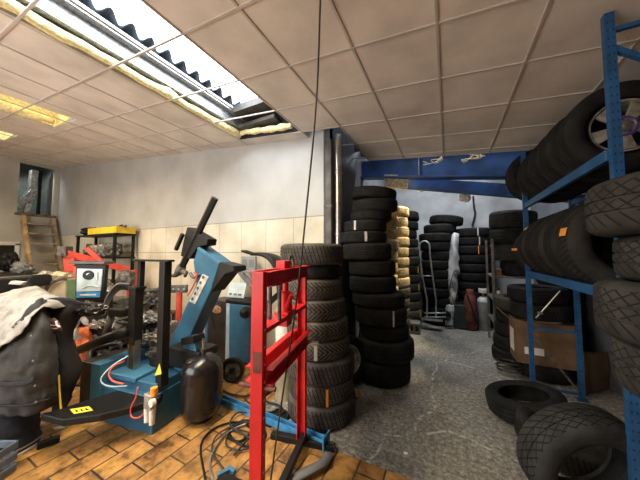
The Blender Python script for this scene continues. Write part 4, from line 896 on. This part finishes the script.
for k in range(6): 
    x = -wt*.4+wt*.15*k
    tag(MB().tube([(p0.x*.30+p1.x*.70+x, 2.82+.03*(k % 3), zz+.12+.02*(k % 2)), (p0.x*.30+p1.x*.70+x+.28, 2.95-.02*k, zz+.17-.02*(k % 2))], .028, 7).build('hand_tool', ['black', 'iron'][k % 2], smooth=PI), ('dark hand tool lying in the yellow tray, ' + ['nearest the corner', 'second from the corner', 'third from the corner', 'fourth from the corner', 'fifth from the corner', 'farthest from the corner'][k]), 'tool', 'tools in the yellow tray')
lump('tool_pouch', ((p0.x*.85+p1.x*.15), 2.9, zz+.1), .13, (1.6, 1, .7), 'black', 'dark tool pouch on the black shelf beside the yellow tray', 'pouch', 4)
for k in range(4): lump('machine_part', (p0.x+(p1.x-p0.x)*(.2+.2*k), 2.9, 1.55+.02+.15), .15, (1.1, .8, .95), ['iron', 'alu', 'grey_plastic', 'iron'][k], 'metal machine part on the middle board of the black shelf, ' + ['nearest the corner', 'second from the corner', 'third from the corner', 'farthest from the corner'][k], 'part', 30+k, .45)
# jack stands
for k, (px, y0, y1, d, lb) in enumerate([(179.5, 292, 345, 3.55, 'red jack stand with a drilled plate on top between post and column'), (200.5, 318, 345, 3.6, 'short red jack stand half hidden behind the blue column')]):
    p = at(px, y0, d); t = thing('jack_stand', lb, 'jack stand', (p.x, p.y, 0), YAW)
    MB().cyl((0, 0, .05), (0, 0, p.z), .04, 14).build('post', 'crane_red', t, smooth=SM); MB().lathe([(0, .06), (.05, .06), (.18, .02), (.18, 0), (0, 0)], 20).build('base', 'crane_red', t, smooth=SM)
    if k == 0:
        MB().box((0, 0, p.z+.045), (.22, .05, .11)).build('top_plate', 'iron', t, bevel=.006); tpl = t.children[-1]
        for sx in (-.075, 0, .075): MB().cyl((sx, -.026, p.z+.045), (sx, -.029, p.z+.045), .014, 10).build('drill_hole', 'alu', tpl)
    else: MB().box((0, 0, p.z+.02), (.1, .08, .04)).build('top_plate', 'crane_red', t, bevel=.006)
# ---------------------------------------------------------------- far left: stairs, loft doorway, window
t = thing('wooden_stairs', 'open wooden stairs climbing to the loft doorway', 'stairs')
A0, A1 = Vector((XL+.08, 0, 2.68)), Vector((XL+1.45, 0, 0.0))
for y in (2.46, 3.06): MB().bar((A0.x, y, A0.z), (A1.x, y, A1.z), .2, .07, up=(0, 1, 0)).build('stringer', 'wood' if y < 2.8 else 'wood_grey', t)
for k in range(9):
    f = .07+.107*k; p = A0.lerp(A1, f); MB().box((p.x+.02, 2.76, p.z), (.26, .56, .05)).build('tread', 'wood_grey', t)
t = thing('insulated_duct', 'silver foil duct propped in the dark loft doorway', 'duct')
MB().bar((XL-.45, 2.72, 3.3), (XL-.45, 2.75, 4.2), .22, .16).build('duct_section', 'silver_foil', t, bevel=.02); MB().bar((XL-.35, 2.42, 2.98), (XL-.4, 2.72, 3.55), .18, .14).build('duct_section', 'silver_foil', t, bevel=.02); MB().bar((XL-.4, 2.62, 2.85), (XL-.42, 2.74, 3.6), .17, .12).build('duct_section', 'silver_foil', t, bevel=.02)
t = thing('dark_pipe', 'dark upright pipe beside the silver duct in the loft', 'pipe'); MB().box((XL-.5, 2.90, 3.5), (.1, .06, 1.5)).build('pipe', 'black', t)
mb = MB(); y0, y1, z0, z1 = 1.35, 2.40, 1.36, 1.92
for y in (y0, y1, (y0+y1)/2+.1): mb.box((XL+.02, y, (z0+z1)/2), (.06, .09, z1-z0))
for z in (z0, z1): mb.box((XL+.02, (y0+y1)/2, z), (.06, y1-y0+.09, .10))
w = struct('window_1', mb, 'white_paint', bevel=.006)
g_ = MB().box((XL+.01, (y0+y1)/2, (z0+z1)/2), (.01, y1-y0, z1-z0)).build('pane', 'black_gloss', w)
# counter and clutter under the window
t = thing('workbench', 'dark workbench loaded with clutter under the stairs', 'bench', (-8.7, 1.95, 0), .0)
MB().box((0, 0, 1.15), (2.6, .7, .06)).build('bench_top', 'black_brown', t, bevel=.006)
for sx in (-1.2, 0, 1.2):
    for sy in (-.3, .3): MB().box((sx, sy, .56), (.07, .07, 1.12)).build('leg', 'iron', t)
random.seed(3)
for k, (px, py, d, r, sc, m, lb) in enumerate([
    (8, 262, 6.0, .20, (1, .8, 1.1), 'black', 'black rounded helmet-like bag on the bench below the window'),
    (22, 268, 5.6, .16, (1.2, .8, .9), 'grey_plastic', 'grey plastic housing on the bench before the stairs'),
    (46, 279, 4.4, .15, (1.3, .9, .8), 'alu', 'silver drum-shaped lamp housing on the bench edge'),
    (60, 276, 4.4, .12, (1.4, .8, .6), 'beige', 'pale rag heap on top of the green bin side'),
    (100, 290, 4.6, .2, (1.1, .9, .9), 'alu', 'pale metal casting in the heap behind the poster stand'),
    (142, 340, 3.6, .18, (1.2, .9, .9), 'alu', 'pale metal casting low between the twin posts'),
    (160, 350, 3.3, .14, (1.2, .9, .9), 'black', 'black cable bundle beside the thick post foot')]):
    p = at(px, py, d); lump(['black_bag', 'plastic_housing', 'lamp_housing', 'rag', 'metal_casting', 'metal_casting', 'cable_bundle'][k], p, r, sc, m, lb, ['bag', 'housing', 'lamp', 'rag', 'casting', 'casting', 'cable'][k], 50+k, .4, 8)
t = thing('wheelie_bin', 'beige and green plastic bin behind the light dust sheet', 'bin')
MB().prism([at(46, 284, 3.5), at(66, 279, 3.5), at(66, 345, 3.5), at(48, 345, 3.5)], HX*.4).build('bin_body', 'beige', t, bevel=.02)
MB().prism([at(66.5, 280, 3.48), at(75, 281, 3.6), at(75, 345, 3.6), at(66.5, 345, 3.48)], HX*.38).build('side_panel', 'green_bin', t, bevel=.01)
MB().tube(spline([at(44, 293, 3.45), at(50, 284, 3.42), at(60, 279, 3.45), at(67, 279, 3.5)], 6), .025, 8).build('rim', 'iron', t, smooth=PI)
t = thing('plastic_bumper', 'long black car bumper lying behind the dust sheet', 'bumper')
MB().prism([at(-10, 278, 3.0), at(32, 275, 3.2), at(34, 287, 3.2), at(20, 289, 3.15), at(-10, 296, 3.0)], HX*.25).build('shell', 'black', t, bevel=.03)
MB().prism([at(11, 281, 3.05), at(24, 282, 3.1), at(20, 285, 3.1), at(8, 284, 3.05)], HX*.04).build('white_patch', 'paper', t)
MB().box(at(38, 280, 3.6), (.35, .2, .12), YAW).build('end_bracket', 'alu', t, bevel=.01)
# ---------------------------------------------------------------- clothes over a stand in the left foreground
sp_ = at(5, 380, 2.35)
t = thing('clothes_stand', 'black steel stand hidden under the jacket and dust sheet', 'stand', (sp_.x, sp_.y, 0), YAW)
MB().box((-.05, .1, 1.08), (.9, .3, .06)).build('stand_top', 'black', t, bevel=.01)
for sx in (-.42, .3):
    for sy in (0, .2): MB().box((sx, sy, .53), (.05, .05, 1.06)).build('leg', 'black', t)
MB().box((-.05, .1, .35), (.8, .2, .05)).build('shelf', 'black', t)
def sheet(rows, **k): return cloth([[at(*p) for p in r] for r in rows], **k)
o = sheet([[(-60, 306, 2.7), (-20, 298, 2.7), (10, 291, 2.7), (34, 287, 2.7), (48, 293, 2.65), (60, 299, 2.6)],
           [(-60, 330, 2.42), (-20, 312, 2.42), (8, 301, 2.42), (32, 294, 2.42), (52, 297, 2.4), (68, 301, 2.35)],
           [(-60, 365, 2.15), (-20, 337, 2.15), (4, 323, 2.13), (24, 311, 2.12), (46, 302, 2.15), (67, 305, 2.25)],
           [(-60, 395, 1.96), (-20, 364, 1.95), (0, 347, 1.95), (20, 333, 1.96), (40, 308, 2.03), (56, 309, 2.15)]], nu=12, nv=12, amp=.02, freq=11, seed=2).build('dust_sheet', 'cloth_light', smooth=PI, solid=.006)
tag(o, 'wrinkled cream dust sheet thrown over the clothes stand', 'sheet')
jk = thing('work_jacket', 'dark grey work jacket draped over the stand, front hanging open', 'jacket')
sheet([[(-60, 385, 2.05), (-20, 352, 2.05), (0, 336, 2.04), (20, 320, 2.04), (36, 299, 2.08), (45, 300, 2.15)],
       [(-60, 395, 2.0), (-20, 375, 1.98), (0, 360, 1.97), (22, 347, 1.98), (42, 331, 2.02), (55, 341, 2.12)],
       [(-60, 405, 2.0), (-20, 395, 1.97), (0, 388, 1.96), (24, 381, 1.97), (44, 374, 2.02), (57.5, 372, 2.12)],
       [(-60, 418, 2.02), (-20, 416, 2.0), (0, 414, 1.99), (24, 416, 2.0), (43, 411, 2.05), (57, 404, 2.14)]], nu=8, nv=10, amp=.022, freq=9, seed=6).build('jacket_body', 'jacket', jk, smooth=PI, solid=.01)
sheet([[(38, 303, 2.2), (52, 297, 2.22), (70, 299, 2.25), (90, 305, 2.3)], [(44, 318, 2.18), (56, 320, 2.2), (70, 315, 2.25), (84, 313, 2.3)], [(50, 342, 2.2), (58, 344, 2.22), (66, 340, 2.26), (73, 334, 2.3)],
       [(56, 372, 2.2), (64, 374, 2.22), (73, 372, 2.26), (81, 365, 2.3)], [(54, 402, 2.2), (60, 403, 2.22), (66, 400, 2.25), (72, 394, 2.3)], [(55, 416, 2.2), (58, 417, 2.2), (61, 416, 2.22), (64, 411, 2.26)]], nu=6, nv=6, amp=.012, freq=9, seed=9).build('jacket_lining', 'lining', jk, smooth=PI, solid=.01)
sheet([[(47, 322, 2.12), (53, 318, 2.12), (58, 321, 2.12)], [(50, 332, 2.12), (56, 334, 2.12), (62, 331, 2.12)]], nu=4, nv=4, amp=.003).build('knit_cuff', 'maroon', jk, smooth=PI, solid=.008)
for k in range(2): MB().tube([at(49+k, 325+3.3*k, 2.10), at(54+k, 325.5+3.3*k, 2.10), at(59+k, 324+3.3*k, 2.10)], .004, 6).build('cuff_stripe', 'reflective', jk, smooth=PI)
MB().tube(spline([at(56, 321, 2.09), at(57, 325, 2.09), at(60, 327, 2.09)], 4), .008, 6).build('hanger_loop', 'paper', jk, smooth=PI)
sheet([[(-5, 381, 1.945), (10, 382, 1.945), (24, 381, 1.95), (34, 377, 1.965)], [(-5, 386, 1.94), (10, 387, 1.94), (24, 386, 1.945), (34, 382, 1.96)]], nu=5, nv=3, amp=.003).build('pocket_flap', 'lining', jk, smooth=PI, solid=.008)
for k, (x, y) in enumerate([(31, 336), (33, 361), (35, 386), (36, 402)]): MB().lathe([(0, .004), (.008, .003), (.010, 0)], 12, mtx=Matrix.Translation(at(x, y, 1.935+.025*(k == 0))) @ Matrix.Rotation(YAW, 4, 'Z') @ Matrix.Rotation(PI/2, 4, 'X')).build('snap_button', 'iron', jk)
sheet([[(-10, 404, 1.96), (10, 405, 1.95), (30, 404, 1.97), (50, 398, 2.05)], [(-10, 406, 1.96), (10, 407, 1.95), (30, 406, 1.97), (50, 400, 2.05)]], nu=5, nv=2, amp=.002).build('hem_seam', 'lining', jk, smooth=PI, solid=.006)
tr = thing('work_trousers', 'dark work trousers with pale striped hem hanging below the jacket', 'trousers')
mb = MB(); A = at(10, 405, 2.16); B = at(22, 458, 2.12)
pts = [A.lerp(B, k/12) for k in range(13)]
mb.tube([p+Vector((noise.noise(p*9)*.015, 0, 0)) for p in pts], [.17-.055*(k/12)+.008*math.sin(k*2.3) for k in range(13)], 20).build('trouser_leg', 'lining', tr, smooth=PI)
for f in (.78, .87, .96): 
    p = A.lerp(B, f); d = (B-A).normalized(); MB().tube([p-d*.012, p+d*.012], .17-.055*f+.009, 20).build('hem_stripe', 'reflective', tr, smooth=PI)
mb = MB().tube([at(-30, 405, 2.2), at(-28, 458, 2.15)], [.17, .12], 18); mb.build('trouser_leg', 'lining', tr, smooth=PI)
o = MB().tube(spline([at(58.5, 375, 2.17), at(60, 398, 2.15), at(61, 412, 2.14), at(58, 421, 2.13)], 5), .008, 6).build('yellow_strap', 'yellow', smooth=PI); tag(o, 'thin mustard strap hanging below the open jacket front', 'strap')
lump('glove', at(88, 309, 2.34), .09, (1.7, 1, .7), 'black_gloss', 'shiny black rubber glove on the shoulder of the draped jacket', 'glove', 61, .3)
o = MB().bar(flo(37, 446, .03), flo(60, 438, .03), .05, .05).build('foot_pedal', 'black', bevel=.008); tag(o, 'flat black foot pedal on the tiles beside the trousers', 'pedal')
p = RX*-2.53+HX*1.83
t = thing('plastic_crate', 'slatted blue-grey plastic crate in front of the trousers', 'crate', (p.x, p.y, 0), YAW)
for z in (.04, .12, .20):
    mb = MB(); mb.box((0, -.15, z), (.46, .015, .055)); mb.box((.23, 0, z), (.015, .3, .055)); mb.box((-.23, 0, z), (.015, .3, .055)); mb.box((0, .15, z), (.46, .015, .055)); mb.build('slat_ring', 'crate_blue', t, bevel=.006)
for sx in (-.15, 0, .15): MB().box((sx, -.16, .115), (.03, .012, .23)).build('rib', 'crate_blue', t, bevel=.004)
for sx in (-.225, .225): MB().box((sx, -.15, .115), (.03, .03, .23)).build('corner_post', 'crate_blue', t, bevel=.004)
MB().tube(spline([(.0, -.17, .20), (.05, -.2, .25), (.12, -.2, .22), (.17, -.17, .14)], 5), .02, 8).build('handle', 'sticker_white', t, smooth=PI)
o = MB().prism([flo(52, 428), flo(64, 425.5), flo(65, 428), flo(55, 430)], (0, 0, .004)).build('paper_scrap', 'paper'); tag(o, 'white paper scrap on the tiles by the black foot arm', 'paper')
o = MB().prism([flo(404, 452), flo(408, 453), flo(407, 455), flo(403.5, 454)], (0, 0, .006)).build('paper_scrap', 'paper'); tag(o, 'tiny white paper scrap on the open concrete', 'paper')
p = flo(357, 397.5); bm = bmesh.new(); bmesh.ops.create_icosphere(bm, subdivisions=2, radius=.035); mb = MB().add([v.co*(1+.5*noise.noise(v.co*40)) for v in bm.verts], [[v.index for v in f.verts] for f in bm.faces]); bm.free()
tag(mb.build('foam_scrap', 'orange', loc=(p.x, p.y, .025), smooth=PI), 'small orange foam crumb on the concrete beside the tyre stack', 'scrap')
# ---------------------------------------------------------------- light
def area(name, loc, size, sy, energy, col, rot):
    l = bpy.data.lights.new(name, 'AREA'); l.shape = 'RECTANGLE'; l.size = size; l.size_y = sy; l.energy = energy; l.color = col
    o = bpy.data.objects.new(name, l); C.objects.link(o); o.location = loc; o.rotation_euler = rot; return o
area('rear_fill', (-4.0, -2.6, 1.7), 4.0, 2.4, 165, (1, .97, .93), (math.radians(80), 0, 0))  # added fill behind the camera, no doorway is built there
area('warm_fill', (-6.2, .4, 3.4), 2.4, 1.6, 110, (1, .80, .50), (0, 0, 0))  # added fill that strengthens the warm rooflight
area('warm_fill', (-1.9, .6, 3.2), .3, 1.6, 62, (1, .74, .36), (0, 0, 0))  # added fill for the warm pool on the floor tiles
area('store_rooflight', (0.1, 5.6, 4.28), 1.2, .7, 68, (.92, .96, 1), (0, 0, 0))
area('store_rooflight', (-.2, 4.54, 3.9), 1.2, .12, 14, (.95, .97, 1), (math.radians(12), 0, 0))
def spot(name, loc, tgt, energy, col, ang, r=.1):
    l = bpy.data.lights.new(name, 'SPOT'); l.energy = energy; l.color = col; l.spot_size = math.radians(ang); l.spot_blend = .6; l.shadow_soft_size = r
    o = bpy.data.objects.new(name, l); C.objects.link(o); o.location = loc; o.rotation_euler = (Vector(tgt)-Vector(loc)).to_track_quat('-Z', 'Y').to_euler(); return o
spot('stack_fill_spot', (.15, 5.35, 3.95), (-.85, 4.85, 1.9), 420, (1, .82, .5), 50)  # added spot to brighten the tan tyre stacks
spot('loft_fill', (XL-.3, 2.2, 4.3), (XL-.6, 2.8, 3.3), 30, (.9, 1, .95), 120)  # added unseen spot that lightens the loft doorway
w = bpy.data.worlds.new('world'); bpy.context.scene.world = w; w.use_nodes = True
w.node_tree.nodes['Background'].inputs[0].default_value = (.75, .82, .95, 1); w.node_tree.nodes['Background'].inputs[1].default_value = .5
sc = bpy.context.scene
sc.view_settings.view_transform = 'Standard'; sc.view_settings.exposure = 0.4
